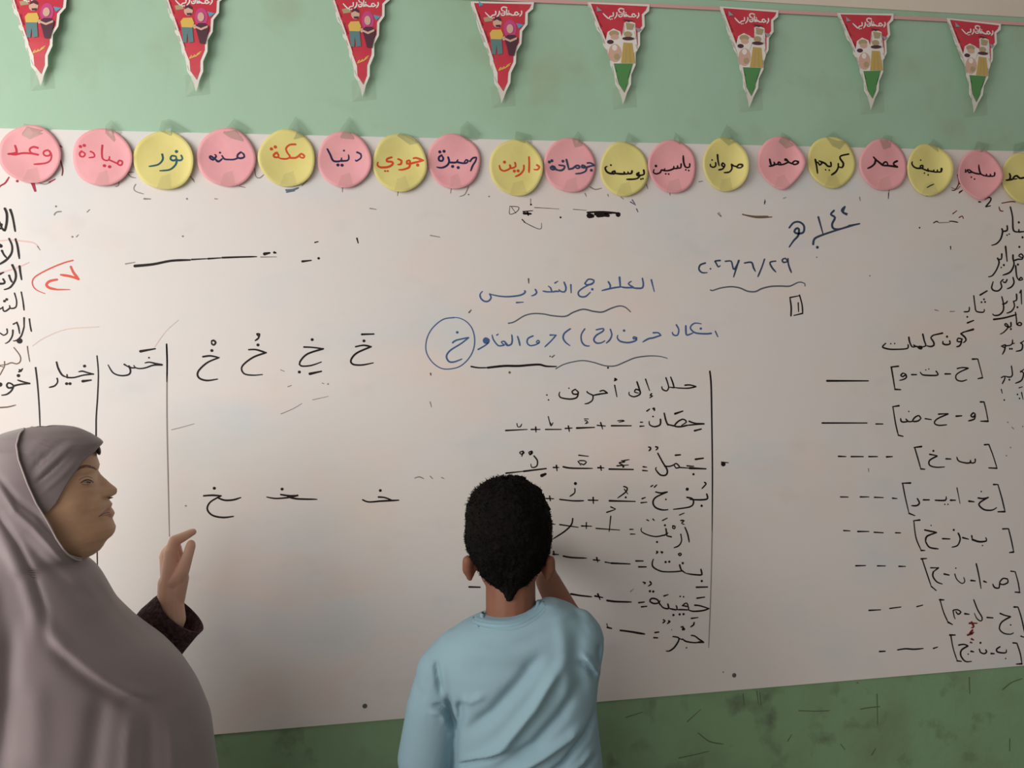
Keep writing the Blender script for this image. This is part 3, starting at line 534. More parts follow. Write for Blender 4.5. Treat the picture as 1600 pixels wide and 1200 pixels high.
# ---------------------------------------------------------------- ribbon and pennants
rib = [(-220,-42), (300,-24), (600,-11), (835,1), (1016,8), (1250,19.5), (1420,28), (1600,37), (1800,49)]
V = []
for (u, v) in rib:
    for dv, y in ((-2.8, -.0055), (2.8, -.0065)):
        p = P(u, v+dv, -.006); V.append((p.x, y, p.z))
for (u, v) in rib:
    for dv, y in ((-2.8, -.0045), (2.8, -.0045)):
        p = P(u, v+dv, -.006); V.append((p.x, y, p.z))
n = len(rib)
Fc = [(2*i, 2*i+1, 2*i+3, 2*i+2) for i in range(n-1)] + [(2*n+2*i, 2*n+2*i+2, 2*n+2*i+3, 2*n+2*i+1) for i in range(n-1)] + \
     [(2*i, 2*i+2, 2*n+2*i+2, 2*n+2*i) for i in range(n-1)] + [(2*i+1, 2*n+2*i+1, 2*n+2*i+3, 2*i+3) for i in range(n-1)]
tag(mesh('pink_ribbon', V, Fc, M['ribbon']), 'thin pink ribbon along the top of the wall that the flags hang from', 'ribbon')

def aff(src, dst):
    A_ = np.array([[p[0], p[1], 1.0] for p in src]); B_ = np.array(dst, float)
    Mx = np.linalg.solve(A_, B_)
    return lambda a, b: (a*Mx[0][0] + b*Mx[1][0] + Mx[2][0], a*Mx[0][1] + b*Mx[1][1] + Mx[2][1])
SRC = [(88, 10), (530, 25), (338, 740)]
SRC4 = [(944, 4), (1340, 8), (1135, 640)]
OUT = [(88,10),(92,40),(130,90),(135,170),(150,220),(187,260),(190,330),(235,400),(240,470),(270,535),(279,605),(316,655),(328,705),(338,740),
       (352,705),(364,662),(390,605),(390,538),(420,470),(420,390),(452,330),(455,240),(490,190),(490,105),(525,75),(530,25)]
INN = [(110,22),(130,75),(155,100),(160,165),(175,210),(215,255),(215,320),(255,385),(262,455),(296,535),(301,602),(345,662),(369,602),(370,535),(400,460),
       (400,385),(435,325),(435,235),(470,185),(470,100),(500,70),(512,40)]
GRN = [(262,455),(296,535),(301,602),(345,662),(369,602),(370,535),(400,460)]
TEXT = "442,100 444,118 430,138|425,120 405,130 395,112 410,106 420,122|395,127 372,127 352,110 345,125 372,120|338,85 338,128|325,100 325,125 305,128 300,112|338,72 318,66 302,74 306,92 318,96|288,98 286,120 270,142|262,98 262,122 240,127 228,142 214,130 200,116 190,104|w1.4 352,98|w1.4 314,112|w1.4 252,146|w1.4 240,148"
def ell(cx, cy, rx, ry, n=14): return [(cx+rx*math.cos(2*math.pi*i/n), cy+ry*math.sin(2*math.pi*i/n)) for i in range(n)]
ART_L = [('print_khaki', [(1020,112),(1070,100),(1078,132),(1030,140)]), ('print_magenta', ell(1187,185,40,62)), ('print_blue', [(1225,148),(1272,158),(1240,182)]), ('print_blue', [(993,4),(1022,28),(996,36)]),
  ('print_skin', ell(1107,145,28,32)), ('print_dark', [(1082,135),(1090,112),(1115,104),(1130,118),(1132,138),(1105,124)]),
  ('print_dark', [(1095,160),(1128,158),(1124,172),(1100,174)]),
  ('print_yellow', [(1058,215),(1075,192),(1130,190),(1143,225),(1132,255),(1066,255)]), ('print_teal', [(1064,252),(1132,254),(1138,345),(1108,350),(1100,290),(1094,350),(1072,348)]),
  ('print_skin', ell(1146,248,10,14)), ('print_skin', ell(1185,185,21,30)), ('print_dark', [(1148,245),(1170,225),(1210,225),(1236,248),(1224,300),(1208,358),(1176,354),(1164,300)]),
  ('print_skin', [(1150,242),(1185,258),(1228,240),(1226,254),(1186,272),(1150,256)])]
ART_R = [('print_white', [(205,310),(222,235),(265,208),(312,230),(322,268),(345,250),(350,215),(343,165),(375,148),(422,168),(414,210),(420,270),(405,300),(432,370),(400,395),(408,462),(260,462),(225,390)]),
  ('print_khaki', ell(268,246,36,24)), ('print_skin', ell(272,272,30,20)), ('print_dark', ell(240,308,24,16)), ('print_skin', ell(272,388,46,66)), ('print_white', ell(270,350,18,22)), ('print_khaki', ell(285,415,20,22)),
  ('print_gold', [(332,312),(394,316),(412,460),(314,460)]), ('print_khaki', [(352,330),(356,330),(350,458),(342,458)]), ('print_khaki', [(370,330),(374,330),(384,458),(376,458)]),
  ('print_khaki', ell(365,252,28,22)), ('print_dark', ell(366,284,42,13)), ('print_khaki', [(352,165),(412,176),(397,218),(358,216)]),
  ('print_greyblue', [(148,44),(188,78),(150,82)]), ('print_greyblue', [(420,203),(462,212),(438,238)]), ('print_dark', [(330,140),(405,150),(370,162)])]
def ngon_clip_ok(p): return p
PEN = [(10,-24,114,-24,62,133,0,'red pennant with two printed figures, leftmost flag, cut off by the top edge'),
 (253,-18,352,-16,305.5,142,0,'red pennant with two printed figures, second from the left, above a torn tape mark'),
 (515,-13,610,-12,566,150,0,'red pennant with two printed figures, third from the left'),
 (736,1,835,2,784,160,0,'red pennant with two printed figures and its white lettering fully in view'),
 (919,2,1016,5.5,974,162,1,'red and green pennant with a gold robed figure, first of that kind from the left'),
 (1126.4,8.7,1218,15,1171.7,167,1,'red and green pennant with a gold robed figure, second of that kind from the left'),
 (1310,19,1398,20,1362,170.6,1,'red and green pennant with a gold robed figure, second from the right edge'),
 (1482,27,1566,36,1523.5,175,1,'red and green pennant with a gold robed figure, the rightmost flag')]
for (a0,b0,a1,b1,a2,b2,kind,label) in PEN:
    f1 = aff(SRC, [(a0,b0),(a1,b1),(a2,b2)]); f4 = aff(SRC4, [(a0,b0),(a1,b1),(a2,b2)])
    top = P((a0+a1)/2, (b0+b1)/2, -.01); tip = P(a2, b2, -.01)
    def surf(x, z, top=top, tip=tip):
        t = max(0, min(1, (top.z - z)/(top.z - tip.z))); return -(0.0075 + 0.011*math.sin(math.pi*t**1.2))
    root = empty('pennant', (top.x, -.0075, top.z)); tag(root, label, 'pennant', 'festive paper flags hanging along the top of the wall')
    def shape(name, poly, f, m, lift, thick=0):
        px_ = [f(*q) for q in poly]
        bm = bmesh.new()
        W_ = [P(u, v, -.012) for u, v in px_]
        vs = [bm.verts.new((p.x, 0, p.z)) for p in W_]
        bm.faces.new(vs); bmesh.ops.triangulate(bm, faces=bm.faces[:])
        for i_ in range(1, 18):
            zz = top.z + .004 + (tip.z - top.z)*i_/18
            bmesh.ops.bisect_plane(bm, geom=bm.verts[:]+bm.edges[:]+bm.faces[:], plane_co=(0, 0, zz), plane_no=(0, 0, 1))
        for v_ in bm.verts: v_.co.y = surf(v_.co.x, v_.co.z) - lift
        me = bpy.data.meshes.new(name); bm.to_mesh(me); bm.free()
        # faces must look at the camera (-y)
        for p_ in me.polygons:
            if p_.normal.y > 0: p_.flip()
        o = link(name, me, m, root)
        if thick:
            md = o.modifiers.new('thick', 'SOLIDIFY'); md.thickness = thick; md.offset = -1
        return o
    shape('card', OUT, f1, M['card'], 0, .0006)
    shape('printed_field', INN, f1, M['print_red'], .0006)
    if kind == 1: shape('printed_tip', GRN, f1, M['print_green'], .0008)
    arts = ART_R if kind else ART_L; ff = f1 if kind else f4
    for i, (mk, poly) in enumerate(arts):
        shape('printed_figure', poly, ff, M[mk], .0010 + .00012*i)
    k = Ink(lambda x, z, s_=surf: s_(x, z) - .0006)
    # lettering follows the flag's own frame
    for st in TEXT.split('|'):
        ww = 2.2
        if st[0] == 'w': q, st = st.split(' ', 1); ww = float(q[1:])
        k.stroke([f1(*[float(c) for c in a.split(',')]) for a in st.split()], ww)
    k.build('printed_lettering', M['print_white'], root)
    if kind == 0:
        k = Ink(lambda x, z, s_=surf: s_(x, z) - .0006)
        for st in ("1115,448 1125,435 1132,446 1145,430 1152,440 1165,422 1186,410", "1112,452 1150,438 1180,420"):
            k.stroke([f4(*[float(c) for c in a.split(',')]) for a in st.split()], 1.5)
        k.build('printed_lettering', M['print_yellow'], root)
    # clear tape across the tip
    tu, tv = a2, b2-12
    V = []
    for du, dv in ((-18,-14),(20,-18),(22,16),(-16,20)):
        p = P(tu+du, tv+dv, -.006); V.append((p.x, -.0012 , p.z))
    for du, dv in ((-5,-12),(5,-12),(4,10),(-4,10)):
        p = P(tu+du, tv+dv, -.012); V.append((p.x, surf(p.x, p.z)-.0009, p.z))
    mesh('tape_or_fold', V, [(0,1,5,4),(1,2,6,5),(2,3,7,6),(3,0,4,7),(4,5,6,7)], M['tape_or_fold_faint'], root)
# ---------------------------------------------------------------- tools for figures
class Frame:
    """upright plane through the point seen at (u,v) at wall distance Y, square to the line of sight there"""
    def __init__(s, u, v, Y):
        s.o = P(u, v, Y); r = Vector((s.o.x-CAM.x, s.o.y-CAM.y, 0)).normalized()
        s.r = r; s.x = Vector((r.y, -r.x, 0))
    def at(s, u, v, d=0.0):
        """world point on the plane pushed d away from the camera"""
        q = ray(u, v); o = s.o + s.r*d
        return CAM + q*((o-CAM).dot(s.r)/q.dot(s.r))
    def loc(s, u, v, d=0.0):
        p = s.at(u, v, d) - s.o; return p.dot(s.x), p.z
    def world(s, x, d, z): return s.o + s.x*x + s.r*d + Vector((0, 0, z))
def interp(tab, v, k=1):
    if v <= tab[0][0]: return tab[0][k]
    for a, b in zip(tab, tab[1:]):
        if v <= b[0]:
            t = (v-a[0])/(b[0]-a[0]); return a[k]+(b[k]-a[k])*t
    return tab[-1][k]
def capsule(p0, r0, p1, r1, n=16, m=5):
    p0, p1 = Vector(p0), Vector(p1); ax = p1-p0; L = ax.length or 1e-6; ax = ax/L
    t = ax.orthogonal().normalized(); b = ax.cross(t)
    prof = [(-r0*math.cos(math.pi/2*i/m), r0*math.sin(math.pi/2*i/m)) for i in range(m+1)]
    prof += [(L + r1*math.sin(math.pi/2*i/m), r1*math.cos(math.pi/2*i/m)) for i in range(m+1)]
    V, Fc = [], []
    for (h, r) in prof:
        r = max(r, 1e-5)
        for j in range(n):
            a = 2*math.pi*j/n; V.append(p0 + ax*h + (t*math.cos(a)+b*math.sin(a))*r)
    for i in range(len(prof)-1):
        for j in range(n): Fc.append((i*n+j, i*n+(j+1) % n, (i+1)*n+(j+1) % n, (i+1)*n+j))
    Fc.append(tuple(range(n-1, -1, -1))); Fc.append(tuple((len(prof)-1)*n+j for j in range(n)))
    return V, Fc
def ellipsoid(c, rx, ry, rz, X=Vector((1,0,0)), Y=Vector((0,1,0)), Z=Vector((0,0,1)), n=28, m=18):
    V, Fc = [], []
    c = Vector(c)
    for i in range(m+1):
        a = math.pi*i/m; zz = math.cos(a); rr = max(math.sin(a), 1e-4)
        for j in range(n):
            b = 2*math.pi*j/n; V.append(c + X*(rx*rr*math.cos(b)) + Y*(ry*rr*math.sin(b)) + Z*(rz*zz))
    for i in range(m):
        for j in range(n): Fc.append((i*n+j, (i+1)*n+j, (i+1)*n+(j+1) % n, i*n+(j+1) % n))
    Fc.append(tuple(range(n))); Fc.append(tuple(m*n+n-1-j for j in range(n)))
    return V, Fc
def join(parts):
    V, Fc = [], []
    for v, f in parts:
        k = len(V); V += list(v); Fc += [tuple(i+k for i in g) for g in f]
    return V, Fc
def remesh(parts, voxel, smooth=4, factor=.5):
    V, Fc = join(parts)
    me = bpy.data.meshes.new('tmp'); me.from_pydata([tuple(v) for v in V], [], Fc); me.update()
    bm = bmesh.new(); bm.from_mesh(me)
    bmesh.ops.recalc_face_normals(bm, faces=bm.faces[:]); bm.to_mesh(me); bm.free()
    o = bpy.data.objects.new('tmp', me); COL.objects.link(o)
    md = o.modifiers.new('r', 'REMESH'); md.mode = 'VOXEL'; md.voxel_size = voxel; md.adaptivity = 0
    if smooth:
        sm = o.modifiers.new('s', 'SMOOTH'); sm.iterations = smooth; sm.factor = factor
    dg = bpy.context.evaluated_depsgraph_get(); ev = o.evaluated_get(dg)
    out = bpy.data.meshes.new_from_object(ev)
    bpy.data.objects.remove(o); bpy.data.meshes.remove(me)
    return out
def superring(fr, xc, a, w, z, phis, yo=0.0, e=2.2, wb=None):
    """points around a horizontal superellipse; phi 0 = towards +x of the frame, wb = half depth on the far side"""
    out = []
    for p in phis:
        c, s = math.cos(p), math.sin(p)
        X = a*math.copysign(abs(c)**(2/e), c); D = (w if s < 0 else (wb or w))*math.copysign(abs(s)**(2/e), s)
        out.append(fr.world(xc+X, D+yo, z))
    return out
def seg_dist(px_, py_, line):
    best = 1e9; bt = 0; L = len(line)-1
    for i in range(L):
        ax, ay = line[i]; bx, by = line[i+1]; dx, dy = bx-ax, by-ay
        t = max(0, min(1, ((px_-ax)*dx+(py_-ay)*dy)/(dx*dx+dy*dy+1e-12)))
        d = math.hypot(px_-ax-dx*t, py_-ay-dy*t)
        if d < best: best = d; bt = (i+t)/L
    return best, bt
def project(p):
    d = Vector(p)-CAM; z = d.dot(FW); return 800+F*d.dot(RT)/z, 600-F*d.dot(UP)/z
def creases(me, lines, view):
    """push the near-side vertices along fold lines given as pixel polylines: (points, width px, height m)"""
    n = len(me.vertices)
    co = np.empty(n*3); me.vertices.foreach_get('co', co); co = co.reshape(-1, 3)
    nn = np.empty(n*3); me.vertices.foreach_get('normal', nn); nn = nn.reshape(-1, 3)
    vw = np.array(view); f = nn @ vw; d = co - np.array(CAM); z = d @ np.array(FW)
    u = 800 + F*(d @ np.array(RT))/z; v = 600 - F*(d @ np.array(UP))/z
    k = np.zeros(n)
    for l, w_, h in lines:
        best = np.full(n, 1e9); bt = np.zeros(n); L = len(l)-1
        for i in range(L):
            ax, ay = l[i]; bx_, by = l[i+1]; dx, dy = bx_-ax, by-ay
            t = np.clip(((u-ax)*dx+(v-ay)*dy)/(dx*dx+dy*dy), 0, 1)
            dist = np.hypot(u-ax-dx*t, v-ay-dy*t); m = dist < best
            best[m] = dist[m]; bt[m] = ((i+t)/L)[m]
        k += h*np.exp(-(best/w_)**2)*np.minimum(1, 4*bt+.1)*np.minimum(1, 4*(1-bt)+.1)
    k *= np.clip((0.1-f)*1.6, 0, 1)
    co -= k[:, None]*vw
    me.vertices.foreach_set('co', co.ravel()); me.update()
def strip(surf, line, wid, off, n=5):
    """a thin patch laid over a surface; surf(u,v,off) -> world"""
    q = catmull(line, 1.2); V, Fc = [], []; N_ = len(q)
    for i, (u, v) in enumerate(q):
        a = q[max(i-1, 0)]; b = q[min(i+1, N_-1)]; dx, dy = b[0]-a[0], b[1]-a[1]; L = math.hypot(dx, dy) or 1
        t = i/(N_-1); ww = (wid(t) if callable(wid) else wid)*.5
        for s in (-1, 0, 1):
            V.append(surf(u - dy/L*ww*s, v + dx/L*ww*s, off*(1.0 if s == 0 else .15)))
    for i in range(N_-1):
        for s in (0, 1): Fc.append((3*i+s, 3*i+s+1, 3*i+s+4, 3*i+s+3))
    return V, Fc
TAU = 2*math.pi
def add_mesh(name, VF, m, parent, smooth=True):
    me = bpy.data.meshes.new(name); me.from_pydata([tuple(v) for v in VF[0]], [], VF[1]); me.update()
    bm = bmesh.new(); bm.from_mesh(me); bmesh.ops.recalc_face_normals(bm, faces=bm.faces[:]); bm.to_mesh(me); bm.free()
    return link(name, me, m, parent, smooth)

# ================================================================ the woman at the left
WF = Frame(80, 780, -0.40)
wroot = empty('person', (WF.o.x, WF.o.y, 0.0))
tag(wroot, 'woman in a mauve grey headscarf and cape pointing at the whiteboard', 'person')
S = abs(WF.loc(180, 780)[0]-WF.loc(80, 780)[0])/100          # metres per pixel at her plane
zof = lambda v, u=90: WF.loc(u, v)[1]
xof = lambda u, v: WF.loc(u, v)[0]
# ---- head: front profile without nose and lips, half width, back
HF = [(667,84),(669,104),(672,117),(680,133),(690,144),(700,147),(712,150),(722,154),(729,156),(734,155),(738.6,153),(746,152),(752,153),(765,157),(775,160),(783,165),(793,170),(799,170),(808,172),(815,174),(822,178),(830.6,181.4),(838,180),(844,176),(849,169),(853.6,165),(859,162),(865,157),(870,149),(874,139),(880,118),(886,92)]
HW = [(667,.008),(669,.022),(674,.04),(684,.056),(700,.067),(729,.072),(752,.074),(783,.073),(808,.070),(830,.064),(846,.060),(860,.056),(872,.048),(880,.036),(886,.020)]
HB = [(667,60),(672,36),(680,16),(700,-8),(730,-22),(780,-22),(830,-10),(860,0),(886,10)]
NOSE = [(734,0),(738.6,.6),(746,6),(754,12.5),(762,18),(768,23.5),(771,25),(775,24),(779,20),(782,11),(785,4),(788,0)]
NW = [(734,.010),(750,.0095),(762,.0125),(770,.0175),(778,.019),(784,.017),(788,.010)]
LIP = [(783,0),(787,3.5),(791,5),(794,6),(797,5),(799.5,4),(802,5.5),(806,7),(809,7.5),(813,4.5),(817,1),(821,0)]
def wface(v, D):
    """extra forward amount at row v for sideways distance D from the middle of the face"""
    n = interp(NOSE, v)*S*math.exp(-(abs(D)/interp(NW, v))**2.4)
    n += interp(LIP, v)*S*math.exp(-(D/.021)**4)
    return n
def wnear(X, v, D):
    """feature relief pushed outwards on the face sides"""
    k = 0.0
    u = X
    def g(cu, cv, su, sv, h): return h*math.exp(-((u-cu)/su)**2-((v-cv)/sv)**2)
    k += g(139,750,13,8,-.0065) + g(136,737,16,4.5,.0028) + g(118,782,24,20,.0030) + g(136,764,12,4,.0010)
    k += g(150,788,7,11,-.0022) + g(157,803,6,6,-.0020) + g(120,850,28,10,.0035) + g(163,775,5.5,5.5,.0042) + g(155,779,2.5,6,-.0025) + g(120,838,20,5,.0008)
    return k
vs_ = [667, 668, 669, 670.5] + [672+1.5*i for i in range(143)]
def head_ring(v, n=120):
    xf, xb, w_ = xof(interp(HF, v), v), xof(interp(HB, v), v), interp(HW, v)
    xc = xf-max(.001, (xf-xb)*.55); a = xf-xc; ab = xc-xb; out = []
    for j in range(n):
        t = TAU*j/n; t = t - .22*math.sin(2*t)*.0
        c, s = math.cos(t), math.sin(t); e = 2.15
        X = (a if c > 0 else ab)*math.copysign(abs(c)**(2/e), c); D = w_*math.copysign(abs(s)**(2/e), s)
        if c > 0:
            X += wface(v, D)*(c**.5)
            u_, v_ = project(WF.world(xc+X, -abs(D), zof(v)))
            k = wnear(u_, v, D)
            D -= 0 if abs(D) < 1e-4 else -math.copysign(k*min(1, abs(D)/.03), D)
        out.append(WF.world(xc+X, D, zof(v)))
    return out
n_ = 120; HV, HFc = [], []
for v in vs_: HV += head_ring(v, n_)
for i in range(len(vs_)-1):
    for j in range(n_): HFc.append((i*n_+j, i*n_+(j+1) % n_, (i+1)*n_+(j+1) % n_, (i+1)*n_+j))
HFc += [tuple(range(n_)), tuple((len(vs_)-1)*n_+n_-1-j for j in range(n_))]
from mathutils.bvhtree import BVHTree
wbvh = BVHTree.FromPolygons([tuple(v) for v in HV], HFc)
def wsurf(u, v, off=.0006):
    q = ray(u, v).normalized(); h = wbvh.ray_cast(CAM, q, 5)
    p = h[0] if h[0] is not None else WF.at(u, v, -.03)
    return p - q*off
# ---- hand and forearm (pointing finger, thumb on the near side, other fingers folded)
HFm = Frame(275, 890, -0.20)
h = HFm.at; hs = abs(HFm.loc(300, 890)[0]-HFm.loc(250, 890)[0])/50
W0 = h(268, 968, .0); W1 = h(266, 936, .0)
K = [h(268, 862, -.006), h(262, 864, .012), h(259, 870, .030), h(260, 879, .045)]        # knuckles
hand = [capsule(h(245, 1010, .01), .036, W0, .026), capsule(W0, .026, W1, .0235), capsule(W1, .0235, h(268, 912, .008), .025)]
for q, kk in enumerate(K): hand += [capsule(h(268, 915, .004+.008*q), .022-.001*q, kk, .0130-.0006*q)]
hand += [capsule(K[0], .0125, K[1], .0125), capsule(K[1], .0125, K[2], .0120), capsule(K[2], .0120, K[3], .0110)]
def finger(pts, radii):
    for a, b, r0, r1 in zip(pts, pts[1:], radii, radii[1:]): hand.append(capsule(a, r0, b, r1))
finger([K[0], h(273, 845, -.008), h(286, 839, -.007), h(298, 832.5, -.005), h(301.5, 831.2, -.005)], [.0125, .0108, .0092, .0075, .0066])
finger([K[1], h(273, 850, .017), h(278, 864, .014), h(273, 877, .008)], [.0122, .0105, .0095, .0080])
finger([K[2], h(271, 860, .033), h(275, 875, .028), h(270, 885, .022)], [.0118, .0100, .0090, .0078])
finger([K[3], h(270, 873, .048), h(273, 886, .042), h(268, 892, .036)], [.0105, .0090, .0082, .0070])
finger([h(274, 922, -.001), h(285, 893, -.018), h(293.5, 868, -.020), h(298, 853, -.016), h(298.5, 850, -.015)], [.0150, .0125, .0100, .0092, .0080])
hand += [capsule(h(284, 903, -.010), .0135, h(273, 938, .0), .0185), capsule(h(272, 908, -.006), .016, h(283, 897, -.016), .0115)]
hme = remesh(hand, .0016, 5)
hbm = bmesh.new(); hbm.from_mesh(hme); hbm.verts.ensure_lookup_table()
hV = [v.co.copy() for v in hbm.verts]; hF = [tuple(v.index for v in f.verts) for f in hbm.faces]; hbm.free()
# ---- rest of the body under the clothes: neck, shoulders, trunk, arms, legs down to the floor
A = WF.world
nz = zof(884)
top = A(.0, 0, nz)
zt = WF.o.z
def wz(z): return z - zt
trunk = [capsule(A(-.03,0,nz+.03), .048, A(-.05,0,nz-.10), .052), capsule(A(-.04,-.10,nz-.15), .05, A(-.04,.10,nz-.15), .05),
         ellipsoid(A(-.03,0,nz-.34), .12, .14, .24, WF.x, WF.r), ellipsoid(A(-.02,0,nz-.58), .14, .16, .20, WF.x, WF.r),
         capsule(A(-.03,-.11,nz-.17), .042, A(.02,-.125,nz-.42), .036), capsule(A(.02,-.125,nz-.42), .034, A(.14,-.10,nz-.52), .024),
         capsule(A(-.03,.11,nz-.17), .042, A(.07,.12,nz-.36), .038), capsule(A(.07,.12,nz-.36), .038, h(245,1010,.01), .034)]
for s in (-1, 1):
    trunk += [capsule(A(-.02,.085*s,nz-.62), .085, A(.0,.08*s,wz(.50)), .058), capsule(A(.0,.08*s,wz(.50)), .056, A(-.02,.08*s,wz(.12)), .036), capsule(A(-.03,.08*s,wz(.055)), .035, A(.10,.085*s,wz(.045)), .028)]
trunk_me = remesh(trunk, .014, 3)
tb = bmesh.new(); tb.from_mesh(trunk_me)
tV = [v.co.copy() for v in tb.verts]; tF = [tuple(v.index for v in f.verts) for f in tb.faces]; tb.free()
V, Fc = join([(HV, HFc), (tV, tF)])
body = add_mesh('body', (V, Fc), M['skin_woman'], wroot)
hnd = add_mesh('hand', (hV, hF), M['skin_hand'], wroot)
# ---- face details
def part_on_face(name, line, wid, off, m, label=None):
    o = add_mesh(name, strip(wsurf, line, wid, off), M[m], body); 
    return o
part_on_face('eyebrow', [(119,735),(127,730),(136,728.5),(145,730.5),(151,734)], lambda t: 4.6*(.3+.7*math.sin(math.pi*min(1, t*.8+.15))), .0003, 'brow')
part_on_face('eye', [(129,754.2),(134,752.4),(139,752.0),(143.5,753.6)], lambda t: 4.0*math.sin(math.pi*min(.97, t*.9+.06)), .0012, 'eye_white')
part_on_face('iris', [(136.2,752.8),(141.6,753.2)], 3.7, .0018, 'iris')
part_on_face('upper_eyelid', [(125.5,755.0),(130,751.6),(136,749.6),(142,750.6),(146.5,754)], lambda t: 1.7*(.4+.6*math.sin(math.pi*t)), .0020, 'brow_dark')
part_on_face('eyelid_crease', [(123.5,750),(130,746.2),(137,744.8),(144,747)], .8, .0004, 'brow')
part_on_face('lower_eyelid', [(128,756.8),(134,757.4),(140,756.6)], .8, .0006, 'brow')
part_on_face('nostril', [(170.5,779.2),(174,777.6),(177,777.4)], lambda t: 2.4*math.sin(math.pi*min(.95, t*.9+.05)), .0003, 'brow_dark')
part_on_face('upper_lip', [(156.5,805.2),(163,800),(167,797.2),(170,795.6),(172,794.8)], lambda t: 1.2+4.6*t, .0004, 'lips')
part_on_face('lower_lip', [(158,806.2),(165,804.6),(170,804.6),(174,805.6)], lambda t: 1.0+5.4*t, .0004, 'lips')
part_on_face('mouth_line', [(154.5,807.5),(160,803.6),(166,801.2),(171.5,800.2)], .9, .0010, 'brow_dark')

# ---- headband: wrapped over the forehead, from the front edge back under the hood
TOPR = [(665,70),(666.5,98),(669,112),(672,122),(680,138),(690,153),(694.5,157),(700,154),(712,152)]
EDGE = [(695,158.5),(700,152),(706,146),(712,137),(719,128),(735,115),(752,102),(777,87),(793,71),(812,62)]
SEAM = [(669,36),(674,31.5),(689,27.7),(710,31.5),(746,45),(775,58),(798,72),(811,79),(827,87),(844,98),(852,104),(866,118),(873,129),(877,136)]
HOODB = [(664,50),(667,30),(672,8),(680,-14),(700,-38),(740,-52),(800,-52),(850,-70),(880,-82)]
def loft_arcs(rows, cols):
    V = []; Fc = []
    for r in rows: V += r
    n = cols
    for i in range(len(rows)-1):
        for j in range(n-1): Fc.append((i*n+j, i*n+j+1, (i+1)*n+j+1, (i+1)*n+j))
    return V, Fc
def phi_of(x, xc, a, e):
    q = max(-1, min(1, (x-xc)/a)); return math.acos(math.copysign(abs(q)**(e/2), q))
def band_row(v, u0, u1, inset, grow, n=26, e=2.15):
    """arc from u0 (front) back to u1 on the near side, as wrapped on the head"""
    xf = xof(max(interp(TOPR, v), interp(HF, v)+2), v) + grow; xb = xof(interp(HB, v)-6, v); w_ = interp(HW, v)+inset
    xc = xf-(xf-xb)*.55; a = xf-xc
    p0 = phi_of(xof(u0, v), xc, a, e) if u0 is not None else 0.0; p1 = phi_of(xof(u1, v), xc, a, e)
    return xc, a, w_, p0, p1
rows = []
for v in [665.6, 666.4, 667.5, 669, 671, 673.5] + [676+2*i for i in range(10)] + [695+1.5*i for i in range(78)]:
    u0 = None if v < 695 else interp(EDGE, v)
    u1 = interp(SEAM, v)-7
    if v >= 695 and u0 - 1 < u1+6: u1 = u0-7
    xc, a, w_, p0, p1 = band_row(v, u0, u1, .0045, .003)
    ph = [p0+(p1-p0)*i/25 for i in range(26)]
    near = superring(WF, xc, a, w_, zof(v), [-p for p in ph][::-1], 0, 2.15)
    far = superring(WF, xc, a, w_, zof(v), ph, 0, 2.15)
    rows.append((near, far))
V1, F1 = loft_arcs([r[0] for r in rows], 26); V2, F2 = loft_arcs([r[1] for r in rows], 26)
bandme = join([(V1, F1), (V2, F2)])
hb = add_mesh('headband', bandme, M['headband'], wroot)
bmm = bmesh.new(); bmm.from_mesh(hb.data); bmesh.ops.remove_doubles(bmm, verts=bmm.verts[:], dist=.0002); bmesh.ops.recalc_face_normals(bmm, faces=bmm.faces[:]); bmm.to_mesh(hb.data); bmm.free()
for p in hb.data.polygons: p.use_smooth = True
creases(hb.data, [([(45,742),(60,722),(85,700),(108,684)], 3.0, -.0028), ([(50,752),(72,730),(100,705),(118,692)], 2.4, .0026), ([(54,757),(78,737),(104,712)], 2.2, -.0028),
                  ([(40,715),(58,694),(80,678)], 3.0, .0020), ([(60,775),(95,745),(125,712)], 4.0, .0012)], WF.r)
md = hb.modifiers.new('t', 'SOLIDIFY'); md.thickness = .0035; md.offset = 0
# near-black ellipsoid set into the front tip of the band
add_mesh('headband_fold', join([ellipsoid(WF.at(152.5, 701, 0), .0042, .030, .0110, (WF.x*.95+Vector((0,0,.25))).normalized(), WF.r, (Vector((0,0,1))-WF.x*.25).normalized())]), M['fold_dark'], hb)

# ---- khimar: hood and cape in one cloth
e = 2.15; NC = 200
rows = []
CF = [(873,131),(880,143),(888,152),(902,162),(925,174),(950,187),(990,223),(1028,265),(1060,290),(1098,311),(1147,328),(1200,333),(1260,340),(1400,352),(1560,356)]
CB = [(850,-70),(880,-82),(900,-92),(930,-106),(960,-118),(1000,-132),(1050,-150),(1100,-164),(1200,-186),(1400,-206),(1560,-214)]
CW = [(664,.010),(667,.030),(672,.050),(680,.064),(700,.078),(740,.085),(780,.087),(820,.093),(850,.103),(873,.116),(900,.136),(940,.163),(1000,.195),(1100,.218),(1200,.230),(1560,.245)]
def hood_params(v):
    xf = xof(max(interp(TOPR, v), interp(HF, v))+5, v); 
    return xf
vv = [664.2, 664.8, 665.8, 667, 668.5, 670.5] + [673+2.5*i for i in range(80)] + [873+4*i for i in range(98)] + [1265+18*i for i in range(17)]
